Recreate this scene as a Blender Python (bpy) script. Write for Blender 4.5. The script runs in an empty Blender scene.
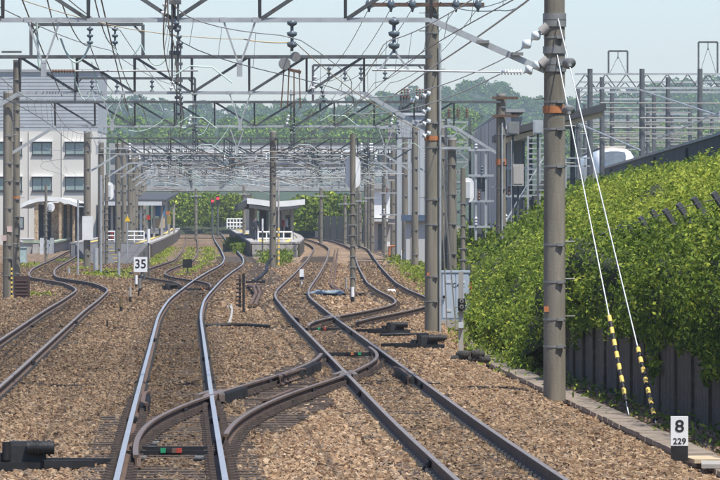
import bpy, math, random
import numpy as np
from mathutils import Vector

# ------------------------------------------------------------------ camera, sky, sun, exposure
SC = bpy.context.scene
COL = SC.collection
H, F, CX, HY = 2.78, 5000.0, 360.0, 212.0     # eye height over rail top, focal length / principal column / horizon row of the photo (720 wide)
cam_d = bpy.data.cameras.new('camera'); cam = bpy.data.objects.new('camera', cam_d); COL.objects.link(cam)
cam.location = (0, 0, H); cam.rotation_euler = (math.radians(90), 0, 0)
cam_d.sensor_width = 36; cam_d.lens = F * 36 / 720; cam_d.shift_y = -(240 - HY) / 720
cam_d.clip_start = 1; cam_d.clip_end = 9000
SC.camera = cam

SUN_EL, SUN_AZ = 64.0, 140.0          # azimuth clockwise from the view direction (+Y): sun stands behind right
wd = bpy.data.worlds.new('World'); SC.world = wd; wd.use_nodes = True
nt = wd.node_tree; bg = nt.nodes['Background']
sky = nt.nodes.new('ShaderNodeTexSky'); sky.sky_type = 'NISHITA'; sky.sun_disc = False
sky.sun_elevation = math.radians(SUN_EL); sky.sun_rotation = math.radians(SUN_AZ)
sky.air_density = 1.0; sky.dust_density = 0.7; sky.ozone_density = 2.2
tintn = nt.nodes.new('ShaderNodeMix'); tintn.data_type = 'RGBA'; tintn.blend_type = 'MULTIPLY'; tintn.inputs['Factor'].default_value = 1
tintn.inputs['B'].default_value = (0.865, 0.885, 1.0, 1); nt.links.new(sky.outputs[0], tintn.inputs['A']); nt.links.new(tintn.outputs['Result'], bg.inputs[0]); bg.inputs[1].default_value = 0.12
sun_d = bpy.data.lights.new('sun', 'SUN'); sun_d.energy = 4.3; sun_d.angle = math.radians(0.6); sun_d.color = (1, 0.95, 0.87)
sun = bpy.data.objects.new('sun', sun_d); COL.objects.link(sun)
_e, _a = math.radians(SUN_EL), math.radians(SUN_AZ)
to_sun = Vector((math.sin(_a) * math.cos(_e), math.cos(_a) * math.cos(_e), math.sin(_e)))
sun.rotation_euler = (-to_sun).to_track_quat('-Z', 'Y').to_euler()
SC.view_settings.view_transform = 'Standard'; SC.view_settings.look = 'None'
SC.view_settings.exposure = 0.55; SC.view_settings.gamma = 1.0
try: SC.view_settings.use_curve_mapping = False
except Exception: pass
SC.cycles.volume_bounces = 1
SC.cycles.max_bounces = 6; SC.cycles.transparent_max_bounces = 8

random.seed(7); RNG = np.random.default_rng(11)

# ------------------------------------------------------------------ helpers
def Gp(px, py, z=-0.25):
    d = F * (H - z) / (py - HY); return ((px - CX) * d / F, d, z)
def At(px, py, d): return ((px - CX) * d / F, d, H + (HY - py) * d / F)
def X(px, d): return (px - CX) * d / F
def Z(py, d): return H + (HY - py) * d / F

LOC = {}
def setp(o, label=None, cat=None, group=None, kind=None):
    if label: o['label'] = label
    if cat: o['category'] = cat
    if group: o['group'] = group
    if kind: o['kind'] = kind
    return o
def thing(name, label, cat, loc=(0, 0, 0), group=None, kind=None):
    o = bpy.data.objects.new(name, None); COL.objects.link(o); o.location = loc; o.empty_display_size = 0.3
    LOC[o.name] = Vector(loc); return setp(o, label, cat, group, kind)
def link_mesh(name, me, parent=None, origin=None):
    o = bpy.data.objects.new(name, me); COL.objects.link(o)
    if parent is not None:
        o.parent = parent; LOC[o.name] = LOC[parent.name]
    else:
        LOC[o.name] = Vector(origin or (0, 0, 0)); o.location = LOC[o.name]
    return o

class MB:
    def __init__(s): s.v = []; s.f = []; s.m = []; s.sm = []
    def add(s, vs, fs, mi=0, smooth=False):
        b = len(s.v); s.v += [tuple(p) for p in vs]
        for f in fs: s.f.append(tuple(i + b for i in f)); s.m.append(mi); s.sm.append(smooth)
        return s
    def box(s, c, sz, rz=0, mi=0, taper=1.0):
        hx, hy, hz = sz[0] / 2, sz[1] / 2, sz[2] / 2; cs, sn = math.cos(rz), math.sin(rz); vs = []
        for zz in (-1, 1):
            t = taper if zz > 0 else 1
            for xx, yy in ((-1, -1), (1, -1), (1, 1), (-1, 1)):
                x, y = xx * hx * t, yy * hy * t
                vs.append((c[0] + x * cs - y * sn, c[1] + x * sn + y * cs, c[2] + zz * hz))
        return s.add(vs, [(0, 3, 2, 1), (4, 5, 6, 7), (0, 1, 5, 4), (1, 2, 6, 5), (2, 3, 7, 6), (3, 0, 4, 7)], mi)
    def b2(s, x0, x1, y0, y1, z0, z1, mi=0):
        return s.box(((x0 + x1) / 2, (y0 + y1) / 2, (z0 + z1) / 2), (x1 - x0, y1 - y0, z1 - z0), 0, mi)
    def bar(s, p, q, w, h=None, mi=0, up=(0, 0, 1)):
        p, q = Vector(p), Vector(q); h = h or w; d = (q - p).normalized(); u = Vector(up)
        if abs(d.dot(u)) > 0.95: u = Vector((0, 1, 0))
        a = d.cross(u).normalized() * (w / 2); b = a.cross(d).normalized() * (h / 2)
        vs = [p - a - b, p + a - b, p + a + b, p - a + b, q - a - b, q + a - b, q + a + b, q - a + b]
        return s.add(vs, [(3, 2, 1, 0), (4, 5, 6, 7), (0, 1, 5, 4), (1, 2, 6, 5), (2, 3, 7, 6), (3, 0, 4, 7)], mi)
    def path(s, pts, r, n=6, mi=0, smooth=True):
        pts = [Vector(p) for p in pts]; rings = []; k = len(pts)
        rr = r if isinstance(r, (list, tuple)) else [r] * k
        for i, p in enumerate(pts):
            d = (pts[min(i + 1, k - 1)] - pts[max(i - 1, 0)]).normalized()
            u = Vector((0, 0, 1)) if abs(d.z) < 0.9 else Vector((0, 1, 0))
            a = d.cross(u).normalized(); b = a.cross(d)
            rings.append([p + (a * math.cos(t) + b * math.sin(t)) * rr[i] for t in [2 * math.pi * j / n for j in range(n)]])
        vs = [v for g in rings for v in g]; fs = []
        for i in range(k - 1):
            for j in range(n):
                fs.append((i * n + j, i * n + (j + 1) % n, (i + 1) * n + (j + 1) % n, (i + 1) * n + j))
        s.add(vs, fs, mi, smooth)
        return s.add(rings[0] + rings[-1], [tuple(range(n))[::-1], tuple(range(n, 2 * n))], mi)
    def tube(s, p, q, r, n=8, mi=0, r2=None): return s.path([p, q], [r, r2 if r2 is not None else r], n, mi)
    def lathe(s, p, q, prof, n=10, mi=0):      # prof: (fraction along p-q, radius)
        p, q = Vector(p), Vector(q)
        return s.path([p + (q - p) * t for t, _ in prof], [r for _, r in prof], n, mi)
    def build(s, name, mat, parent=None, origin=None, kind=None):
        me = bpy.data.meshes.new(name)
        o0 = LOC[parent.name] if parent is not None else Vector(origin or (0, 0, 0))
        me.from_pydata([(v[0] - o0.x, v[1] - o0.y, v[2] - o0.z) for v in s.v], [], s.f)
        mats = mat if isinstance(mat, (list, tuple)) else [mat]
        for m in mats: me.materials.append(m)
        me.polygons.foreach_set('material_index', s.m); me.polygons.foreach_set('use_smooth', s.sm); me.update()
        o = link_mesh(name, me, parent, origin)
        if kind: o['kind'] = kind
        return o

def np_mesh(name, verts, faces, mats, tint=None, smooth=False):
    """verts (N,3), faces (M,k) constant k, tint (N,3) colour per vertex"""
    me = bpy.data.meshes.new(name); n, (m, k) = len(verts), faces.shape
    me.vertices.add(n); me.vertices.foreach_set('co', verts.astype(np.float32).ravel())
    me.loops.add(m * k); me.loops.foreach_set('vertex_index', faces.astype(np.int32).ravel())
    me.polygons.add(m); me.polygons.foreach_set('loop_start', np.arange(0, m * k, k, dtype=np.int32))
    me.polygons.foreach_set('loop_total', np.full(m, k, np.int32))
    me.polygons.foreach_set('use_smooth', np.full(m, smooth, bool))
    if tint is not None:
        a = me.color_attributes.new('tint', 'FLOAT_COLOR', 'POINT')
        a.data.foreach_set('color', np.concatenate([tint, np.ones((n, 1))], 1).astype(np.float32).ravel())
    for mm in (mats if isinstance(mats, list) else [mats]): me.materials.append(mm)
    me.update(calc_edges=True); me.validate(); return me

# ------------------------------------------------------------------ materials
MATS = {}
def mat(name, col, rough=0.7, metal=0.0, var=0.25, scale=3.0, streak=0.0, bump=0.0, col2=None, mixat=(0.45, 0.7), spec=0.5):
    if name in MATS: return MATS[name]
    m = bpy.data.materials.new(name); m.use_nodes = True; MATS[name] = m
    t = m.node_tree; N, L = t.nodes, t.links; b = N['Principled BSDF']
    b.inputs['Roughness'].default_value = rough; b.inputs['Metallic'].default_value = metal
    b.inputs['Specular IOR Level'].default_value = spec
    geo = N.new('ShaderNodeNewGeometry')
    n1 = N.new('ShaderNodeTexNoise'); n1.inputs['Scale'].default_value = scale; n1.inputs['Detail'].default_value = 6; n1.inputs['Roughness'].default_value = 0.65
    if streak:
        mp = N.new('ShaderNodeMapping'); mp.inputs['Scale'].default_value = (1, 1, streak)
        L.new(geo.outputs['Position'], mp.inputs[0]); L.new(mp.outputs[0], n1.inputs['Vector'])
    else: L.new(geo.outputs['Position'], n1.inputs['Vector'])
    r = N.new('ShaderNodeValToRGB'); c = Vector(col)
    r.color_ramp.elements[0].position = 0.28; r.color_ramp.elements[1].position = 0.72
    r.color_ramp.elements[0].color = (*(c * (1 - var)), 1); r.color_ramp.elements[1].color = (*(c * (1 + var)), 1)
    L.new(n1.outputs['Fac'], r.inputs[0]); out = r.outputs[0]
    if col2 is not None:
        n2 = N.new('ShaderNodeTexNoise'); n2.inputs['Scale'].default_value = scale * 2.7; n2.inputs['Detail'].default_value = 4
        L.new(geo.outputs['Position'], n2.inputs['Vector'])
        r2 = N.new('ShaderNodeValToRGB'); r2.color_ramp.elements[0].position = mixat[0]; r2.color_ramp.elements[1].position = mixat[1]
        L.new(n2.outputs['Fac'], r2.inputs[0])
        mx = N.new('ShaderNodeMix'); mx.data_type = 'RGBA'; L.new(r2.outputs[0], mx.inputs['Factor'])
        L.new(out, mx.inputs['A']); mx.inputs['B'].default_value = (*col2, 1); out = mx.outputs['Result']
    L.new(out, b.inputs['Base Color'])
    if bump:
        bn = N.new('ShaderNodeBump'); bn.inputs['Strength'].default_value = bump; bn.inputs['Distance'].default_value = 0.02
        n3 = N.new('ShaderNodeTexNoise'); n3.inputs['Scale'].default_value = scale * 6; n3.inputs['Detail'].default_value = 5
        L.new(geo.outputs['Position'], n3.inputs['Vector']); L.new(n3.outputs['Fac'], bn.inputs['Height']); L.new(bn.outputs[0], b.inputs['Normal'])
    return m
def tint_mat(name, rough=0.8, trans=0.0, spec=0.3, gain=1.0):
    m = bpy.data.materials.new(name); m.use_nodes = True; MATS[name] = m
    t = m.node_tree; N, L = t.nodes, t.links; b = N['Principled BSDF']
    a = N.new('ShaderNodeAttribute'); a.attribute_name = 'tint'
    b.inputs['Roughness'].default_value = rough; b.inputs['Specular IOR Level'].default_value = spec
    L.new(a.outputs['Color'], b.inputs['Base Color'])
    if trans:
        tr = N.new('ShaderNodeBsdfTranslucent'); mx = N.new('ShaderNodeMixShader'); mx.inputs[0].default_value = trans
        hs = N.new('ShaderNodeHueSaturation'); hs.inputs['Value'].default_value = 1.5; L.new(a.outputs['Color'], hs.inputs['Color'])
        L.new(hs.outputs[0], tr.inputs[0]); L.new(b.outputs[0], mx.inputs[1]); L.new(tr.outputs[0], mx.inputs[2])
        L.new(mx.outputs[0], N['Material Output'].inputs['Surface'])
    return m

M_conc = mat('concrete_pole', (0.185, 0.168, 0.132), 0.9, var=0.42, scale=5.5, streak=0.08, bump=0.2)
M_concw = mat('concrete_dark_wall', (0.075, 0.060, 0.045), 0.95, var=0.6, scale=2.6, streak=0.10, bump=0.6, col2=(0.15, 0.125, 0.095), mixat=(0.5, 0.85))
M_concl = mat('concrete_light', (0.36, 0.34, 0.31), 0.85, var=0.2, scale=1.0, streak=0.2, bump=0.2)
M_duct = mat('concrete_duct', (0.24, 0.195, 0.15), 0.9, var=0.3, scale=4, bump=0.3)
M_steel = mat('steel_dark', (0.11, 0.118, 0.12), 0.55, 0.3, var=0.35, scale=4, col2=(0.10, 0.06, 0.04), mixat=(0.62, 0.8))
M_galv = mat('steel_galvanised', (0.42, 0.44, 0.44), 0.5, 0.35, var=0.2, scale=3, col2=(0.22, 0.17, 0.13), mixat=(0.62, 0.85))
M_galvl = mat('steel_light', (0.58, 0.60, 0.60), 0.5, 0.2, var=0.15, scale=3)
M_clamp = mat('steel_band', (0.25, 0.25, 0.235), 0.5, 0.4, var=0.2, scale=6)
M_rusty = mat('steel_rusty', (0.125, 0.078, 0.055), 0.85, 0.1, var=0.4, scale=8)
M_railside = mat('rail_rust', (0.125, 0.078, 0.055), 0.85, 0.1, var=0.4, scale=5, col2=(0.07, 0.05, 0.04))
M_railtop = mat('rail_polished', (0.56, 0.55, 0.53), 0.36, 0.7, var=0.1, scale=2)
M_railmid = mat('rail_worn', (0.30, 0.245, 0.20), 0.45, 0.5, var=0.2, scale=2)
M_railtan = mat('rail_dull_top', (0.24, 0.18, 0.135), 0.5, 0.6, var=0.2, scale=3)
M_black = mat('black_iron', (0.018, 0.018, 0.019), 0.6, 0.2, var=0.4, scale=8)
M_timber = mat('sleeper_timber', (0.07, 0.052, 0.040), 0.95, var=0.45, scale=6, col2=(0.13, 0.10, 0.075))
M_porc = mat('porcelain_white', (0.78, 0.80, 0.78), 0.25, var=0.08, scale=8)
M_porcb = mat('porcelain_brown', (0.16, 0.07, 0.04), 0.3, var=0.2, scale=8)
M_porcd = mat('porcelain_grey', (0.10, 0.13, 0.15), 0.3, var=0.2, scale=8)
M_wire = mat('wire_dark', (0.11, 0.115, 0.12), 0.5, 0.4, var=0.2, scale=3)
M_cop = mat('wire_verdigris', (0.45, 0.58, 0.52), 0.6, 0.1, var=0.15, scale=3)
M_orange = mat('orange_band', (0.42, 0.16, 0.06), 0.7, var=0.25, scale=10)
M_white = mat('paint_white', (0.76, 0.77, 0.76), 0.5, var=0.08, scale=3)
M_yellow = mat('paint_yellow', (0.78, 0.55, 0.12), 0.55, var=0.12, scale=8)
M_red = mat('paint_red', (0.40, 0.05, 0.03), 0.5, var=0.2, scale=6)
M_green = mat('paint_green', (0.02, 0.28, 0.12), 0.5, var=0.2, scale=6)
M_cab = mat('cabinet_blue_grey', (0.40, 0.47, 0.54), 0.45, var=0.1, scale=2, streak=0.3)
M_cream = mat('wall_cream', (0.60, 0.58, 0.52), 0.85, var=0.07, scale=0.5, streak=0.2)
M_siding = mat('siding_grey_blue', (0.35, 0.375, 0.385), 0.6, 0.1, var=0.12, scale=0.8)
M_win = mat('window_pane_green_grey', (0.25, 0.33, 0.31), 0.2, var=0.15, scale=1.5)
M_frame = mat('window_frame_dark', (0.05, 0.055, 0.06), 0.5, var=0.2, scale=3)
M_asph = mat('asphalt', (0.11, 0.105, 0.10), 0.95, var=0.2, scale=3)
M_dirt = mat('dirt', (0.17, 0.135, 0.10), 0.95, var=0.3, scale=0.6, col2=(0.08, 0.10, 0.04))
M_blue = mat('tarp_blue_grey', (0.17, 0.22, 0.26), 0.5, var=0.3, scale=10)
M_tan = mat('board_tan', (0.50, 0.40, 0.26), 0.85, var=0.2, scale=5)
M_glass = mat('glass_blue', (0.22, 0.26, 0.265), 0.2, var=0.3, scale=1.0)
M_pwhite = mat('panel_pale', (0.44, 0.455, 0.45), 0.7, var=0.08, scale=0.7, streak=0.3)
M_pgrey = mat('panel_grey', (0.31, 0.32, 0.31), 0.85, var=0.2, scale=0.5, streak=0.15, bump=0.2)
M_roofw = mat('roof_white', (0.70, 0.71, 0.69), 0.6, var=0.12, scale=1.5)
M_roofd = mat('roof_dark', (0.06, 0.062, 0.065), 0.7, var=0.25, scale=1)
M_trainw = mat('train_white', (0.80, 0.80, 0.78), 0.3, var=0.03, scale=1)
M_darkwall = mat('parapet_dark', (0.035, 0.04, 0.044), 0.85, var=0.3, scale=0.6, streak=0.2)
M_soil = mat('slope_soil', (0.035, 0.045, 0.018), 1.0, var=0.4, scale=1.5)
M_hill = mat('hill_floor', (0.03, 0.05, 0.02), 1.0, var=0.3, scale=0.05)
M_skin = mat('skin', (0.5, 0.33, 0.24), 0.6, var=0.05)
M_cloth = mat('cloth_dark', (0.03, 0.035, 0.05), 0.9, var=0.2)
M_clothr = mat('cloth_red', (0.4, 0.06, 0.05), 0.9, var=0.2)
M_stone = tint_mat('ballast_stone', 0.9, spec=0.25)
M_leaf = tint_mat('leaf', 0.6, trans=0.35, spec=0.2)
M_far = tint_mat('far_leaf', 0.9, trans=0.15, spec=0.1)
def emit(name, col, s):
    m = bpy.data.materials.new(name); m.use_nodes = True; b = m.node_tree.nodes['Principled BSDF']
    b.inputs['Base Color'].default_value = (*col, 1); b.inputs['Emission Color'].default_value = (*col, 1); b.inputs['Emission Strength'].default_value = s; return m
M_lampr = emit('lamp_red', (0.9, 0.03, 0.05), 1.1)

def ballast_mat():
    m = bpy.data.materials.new('ballast_bed'); m.use_nodes = True; t = m.node_tree; N, L = t.nodes, t.links; b = N['Principled BSDF']
    b.inputs['Roughness'].default_value = 0.95; b.inputs['Specular IOR Level'].default_value = 0.2
    geo = N.new('ShaderNodeNewGeometry')
    mp = N.new('ShaderNodeMapping'); mp.inputs['Scale'].default_value = (1, 0.55, 1); L.new(geo.outputs['Position'], mp.inputs[0])
    vo = N.new('ShaderNodeTexVoronoi'); vo.inputs['Scale'].default_value = 7; L.new(mp.outputs[0], vo.inputs['Vector'])
    sp = N.new('ShaderNodeSeparateColor'); L.new(vo.outputs['Color'], sp.inputs[0])
    r = N.new('ShaderNodeValToRGB'); e = r.color_ramp.elements
    e[0].color = (0.10, 0.066, 0.044, 1); e[1].color = (0.46, 0.345, 0.235, 1); e[1].position = 1
    x = e.new(0.4); x.color = (0.22, 0.155, 0.10, 1); x = e.new(0.75); x.color = (0.34, 0.245, 0.16, 1)
    L.new(sp.outputs[0], r.inputs[0])
    a = N.new('ShaderNodeAttribute'); a.attribute_name = 'tint'
    mx = N.new('ShaderNodeMix'); mx.data_type = 'RGBA'; mx.blend_type = 'MULTIPLY'; mx.inputs['Factor'].default_value = 1
    L.new(r.outputs[0], mx.inputs['A']); L.new(a.outputs['Color'], mx.inputs['B']); L.new(mx.outputs['Result'], b.inputs['Base Color'])
    bn = N.new('ShaderNodeBump'); bn.inputs['Strength'].default_value = 0.7; bn.inputs['Distance'].default_value = 0.05
    L.new(vo.outputs['Distance'], bn.inputs['Height']); L.new(bn.outputs[0], b.inputs['Normal']); return m
M_bal = ballast_mat()

# ------------------------------------------------------------------ smooth value noise for shaping
def vnoise(x, y, seed=0):
    x = np.asarray(x, float); y = np.asarray(y, float); xi = np.floor(x).astype(np.int64); yi = np.floor(y).astype(np.int64)
    fx = x - xi; fy = y - yi; fx = fx * fx * (3 - 2 * fx); fy = fy * fy * (3 - 2 * fy)
    def h(a, b):
        n = (a * 374761393 + b * 668265263 + seed * 974634777) & 0x7fffffff
        n = ((n ^ (n >> 13)) * 1274126177) & 0x7fffffff
        return ((n ^ (n >> 16)) & 0xffff) / 65535.0
    return (h(xi, yi) * (1 - fx) + h(xi + 1, yi) * fx) * (1 - fy) + (h(xi, yi + 1) * (1 - fx) + h(xi + 1, yi + 1) * fx) * fy
def fbm(x, y, seed=0): return (vnoise(x, y, seed) + 0.5 * vnoise(x * 2.1, y * 2.1, seed + 1) + 0.25 * vnoise(x * 4.3, y * 4.3, seed + 2)) / 1.75

# ------------------------------------------------------------------ track alignments: (distance, lateral) in metres, smoothed
DG = np.arange(30, 900, 0.5)
def align(pts, near=3.0, far=10.0):
    d = np.array([p[0] for p in pts], float); x = np.array([p[1] for p in pts], float)
    s0 = (x[1] - x[0]) / (d[1] - d[0]); s1 = (x[-1] - x[-2]) / (d[-1] - d[-2])
    g = np.interp(DG, d, x); g = np.where(DG < d[0], x[0] + s0 * (DG - d[0]), g); g = np.where(DG > d[-1], x[-1] + s1 * (DG - d[-1]), g)
    def sm(a, sg):
        k = np.exp(-0.5 * (np.arange(-60, 61) * 0.5 / sg) ** 2); k /= k.sum()
        p = np.concatenate([a[0] + (a[1] - a[0]) * np.arange(-60, 0), a, a[-1] + (a[-1] - a[-2]) * np.arange(1, 61)]); return np.convolve(p, k, 'valid')
    w = np.clip((DG - 190) / 60, 0, 1); return sm(g, near) * (1 - w) + sm(g, far) * w
TL = align([(52.9, -2.0), (66.8, -2.5), (82.8, -3.06), (108.7, -3.96), (135, -4.88), (158, -5.5), (171.6, -5.74), (204, -6.23), (236, -6.58), (265, -6.75), (302, -7.6), (376, -9.9), (479, -13.3), (695, -20)], 5, 10)
TR = align([(52.2, 1.57), (64.7, 1.07), (81.8, 0.49), (108.6, -0.42), (131, -1.2), (165.5, -2.28), (180, -2.42), (224, -2.4), (289.6, -2.5), (386, -2.95), (428, -3.7), (488, -5.2), (600, -9)], 5, 9)
TT = align([(110, -0.46), (123, -0.92), (128.7, -0.56), (133.7, -0.06), (139, 0.56), (145, 1.15), (150, 1.55), (156, 1.72), (163.5, 1.62), (178, 1.2), (197, 0.86), (217, 0.72), (262, 0.45), (376, 0.05), (420, -0.7), (479, -2.0), (600, -6)], 2.5, 9)
TC = align([(50, -1.9), (57.5, -2.17), (62, -2.26), (66.3, -2.25), (71.3, -2.04), (76.2, -1.70), (79, -1.43), (82.8, -1.08), (86.6, -0.72), (92.7, -0.33), (97.2, -0.18), (102.6, -0.21), (112, -0.54)], 2.0, 9)
TS = align([(170, -5.7), (186, -5.96), (200, -6.75), (215, -8.8), (226, -9.5), (238, -9.8), (290, -10.2), (356, -12.1), (496, -16.7), (600, -20.3)], 3, 9)
TF = align([(52, -5.45), (84, -6.45), (108, -7.25), (143, -8.42), (158, -8.85), (180.5, -9.6), (198.6, -11.2), (213.8, -13.7), (248, -15.7), (302, -17.9), (347, -19.9), (450, -24)], 4, 9)
def tx(T, d): return np.interp(d, DG, T)
DUCT = [(40, 5.1), (62.5, 4.25), (103.5, 2.69), (118, 2.55), (150, 2.95), (204, 3.2), (260, 3.0), (318, 2.5), (400, 0.9), (520, -3.0), (700, -9)]
def ductx(d): return np.interp(d, [p[0] for p in DUCT], [p[1] for p in DUCT])
WALL = [(40, 7.1), (58, 6.05), (72.8, 5.24), (90, 4.35), (100, 3.95), (108, 3.8), (121, 3.75), (135, 3.95), (150, 4.05), (175, 4.4), (220, 4.9), (300, 6.0), (420, 7)]
def wallx(d): return np.interp(d, [p[0] for p in WALL], [p[1] for p in WALL])
def gz(x, d):      # ground height: ballast table with a shoulder down to the cable duct
    x = np.asarray(x, float); t = np.clip((x - (ductx(d) - 0.75)) / 0.6, 0, 1); return -0.2 - 0.24 * t * t * (3 - 2 * t)

# ------------------------------------------------------------------ ground
g = MB(); g.add([(-3000, -300, -0.75), (3000, -300, -0.75), (3000, 6000, -0.75), (-3000, 6000, -0.75)], [(0, 1, 2, 3)])
setp(g.build('ground', M_dirt), kind='structure')

def stain(x, d):
    s = np.ones_like(x)
    for T, lo, hi, k in ((TL, 0, 900, .40), (TR, 0, 900, .26), (TT, 126, 900, .18), (TC, 60, 100, .25), (TS, 190, 900, .2), (TF, 0, 900, .22)):
        r = np.abs(x - tx(T, d)); on = (d > lo) & (d < hi)
        s = np.where(on, np.minimum(s, 1 - k * np.exp(-(r / 0.8) ** 4)), s)
    p = fbm(x * 0.35, d * 0.06, 5); s *= 0.72 + 0.5 * p
    old = 1 / (1 + np.exp((x - tx(TL, d) - 1.5) / .8)) * 1 / (1 + np.exp(-(d - 70) / 6))       # older, browner ballast left of and around the left track
    return s * (1 - .27 * old)
rows = np.concatenate([np.arange(36, 130, 0.5), np.arange(130, 260, 1.5), np.arange(260, 720, 6)])
cols = np.linspace(0, 1, 150)
xx = np.array([[-34 + (ductx(r) + 0.1 + 34) * (c ** 0.75) for c in cols] for r in rows]); dd = np.repeat(rows[:, None], len(cols), 1)
zz = gz(xx, dd) + (fbm(xx * 2.2, dd * 1.1, 3) - 0.5) * 0.07 - 0.015
nr, nc = xx.shape; idx = np.arange(nr * nc).reshape(nr, nc)
fc = np.stack([idx[:-1, :-1], idx[:-1, 1:], idx[1:, 1:], idx[1:, :-1]], -1).reshape(-1, 4)
st = stain(xx, dd).reshape(-1, 1); tn = np.concatenate([st, st * 0.985, st * 0.96], 1)
setp(link_mesh('ballast_bed', np_mesh('ballast_bed', np.stack([xx, dd, zz], -1).reshape(-1, 3), fc, M_bal, tn, True)), kind='structure')
# gravel strip between duct and retaining wall
rows = np.arange(36, 420, 2.0); vs = []; 
for r in rows:
    a, b_ = ductx(r) - 0.1, max(wallx(r), ductx(r) + 0.4) + 0.6
    for k in range(9):
        x_ = a + (b_ - a) * k / 8; vs.append((x_, r, -0.46 + 0.06 * (float(fbm(x_ * 2, r, 9)) - 0.5) + 0.05 * k / 8))
idx = np.arange(len(vs)).reshape(-1, 9); fc = np.stack([idx[:-1, :-1], idx[:-1, 1:], idx[1:, 1:], idx[1:, :-1]], -1).reshape(-1, 4)
setp(link_mesh('gravel_path', np_mesh('gravel_path', np.array(vs), fc, M_bal, np.full((len(vs), 3), 0.72), True)), kind='structure')

# ballast stones
CUBE = np.array([(-1, -1, -1), (1, -1, -1), (1, 1, -1), (-1, 1, -1), (-1, -1, 1), (1, -1, 1), (1, 1, 1), (-1, 1, 1)], float)
CF = np.array([(0, 3, 2, 1), (4, 5, 6, 7), (0, 1, 5, 4), (1, 2, 6, 5), (2, 3, 7, 6), (3, 0, 4, 7)])
PAL = np.array([(0.37, 0.26, 0.155), (0.46, 0.34, 0.215), (0.25, 0.16, 0.092), (0.15, 0.098, 0.06), (0.54, 0.43, 0.30), (0.27, 0.22, 0.17), (0.24, 0.135, 0.07)])
PAL = PAL * .68 + PAL.mean(0) * .32 * np.array([.98, 1.0, 1.04])
PW = [0.26, 0.2, 0.18, 0.12, 0.06, 0.1, 0.08]
def stones(name, n, d0, d1, xl, xr, smin, smax, mul=1.0, kindlab=None):
    d = d0 + (d1 - d0) * RNG.random(n); a, b_ = xl(d), xr(d); x = a + (b_ - a) * RNG.random(n)
    keep = (np.abs(x) < d * 0.0735 + 1.5)
    for T, lo, hi in ((TL, 0, 900), (TR, 0, 900), (TT, 126, 900), (TC, 66, 100), (TS, 195, 900), (TF, 0, 900)):
        r = np.abs(np.abs(x - tx(T, d)) - 0.566); keep &= ~((r < 0.10) & (d > lo) & (d < hi))
    x, d = x[keep], d[keep]; n = len(x); rise = np.zeros(n)
    for T, lo, hi in ((TL, 0, 900), (TR, 0, 900), (TT, 126, 900), (TS, 195, 900), (TF, 0, 900)): rise = np.maximum(rise, (.036 if T is not TL else np.where(d < 72, .016, .036)) * ((np.abs(x - tx(T, d)) < 1.05) & (d > lo) & (d < hi)))
    s = smin + (smax - smin) * RNG.random(n) ** 1.7
    V = CUBE[None] * (0.7 + 0.3 * RNG.random((n, 8, 1))) + RNG.normal(0, 0.13, (n, 8, 3))
    V *= (s[:, None, None] * 0.5) * (0.75 + 0.45 * RNG.random((n, 1, 3))) * np.array([1.0, 1.0, 0.85])
    ang = RNG.random(n) * 6.283; til = RNG.normal(0, 0.45, n); c, sn = np.cos(ang), np.sin(ang)
    xr_, yr_ = V[..., 0] * c[:, None] - V[..., 1] * sn[:, None], V[..., 0] * sn[:, None] + V[..., 1] * c[:, None]
    xr_, zr_ = xr_ * np.cos(til)[:, None] - V[..., 2] * np.sin(til)[:, None], V[..., 2] * np.cos(til)[:, None] + xr_ * np.sin(til)[:, None]
    z0 = (gz(x, d) if kindlab is None else np.full(n, -0.45)) + (fbm(x * 2.2, d * 1.1, 3) - 0.5) * 0.07 - 0.01 + s * 0.12 + rise
    P = np.stack([xr_ + x[:, None], yr_ + d[:, None], zr_ + z0[:, None]], -1).reshape(-1, 3)
    fc = (CF[None] + (np.arange(n) * 8)[:, None, None]).reshape(-1, 4)
    tc = PAL[RNG.choice(len(PAL), n, p=PW)] * (0.8 + 0.4 * RNG.random((n, 1))) * stain(x, d)[:, None] * mul * np.array([.96, .925, .89])
    o = link_mesh(name, np_mesh(name, P, fc, M_stone, np.repeat(tc, 8, 0)))
    return o
left = lambda d: -d * 0.0735 - 1.5
setp(stones('ballast_stones', 98000, 48, 92, left, lambda d: ductx(d) - 0.02, 0.03, 0.072), 'loose tan and brown ballast stones between the nearest rails', 'ballast', kind='stuff')
setp(stones('ballast_stones', 56000, 92, 150, left, lambda d: ductx(d) - 0.02, 0.036, 0.08), 'loose tan ballast stones further back around the crossover', 'ballast', kind='stuff')
setp(stones('ballast_stones', 30000, 150, 290, left, lambda d: ductx(d) - 0.02, 0.06, 0.12), 'loose brown ballast stones far off towards the platforms', 'ballast', kind='stuff')
setp(stones('gravel_stones', 9000, 52, 118, lambda d: ductx(d) + 0.45, lambda d: wallx(d) - 0.05, 0.04, 0.10, 0.8, 1), 'grey brown gravel between cable duct and retaining wall', 'gravel', kind='stuff')

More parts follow.
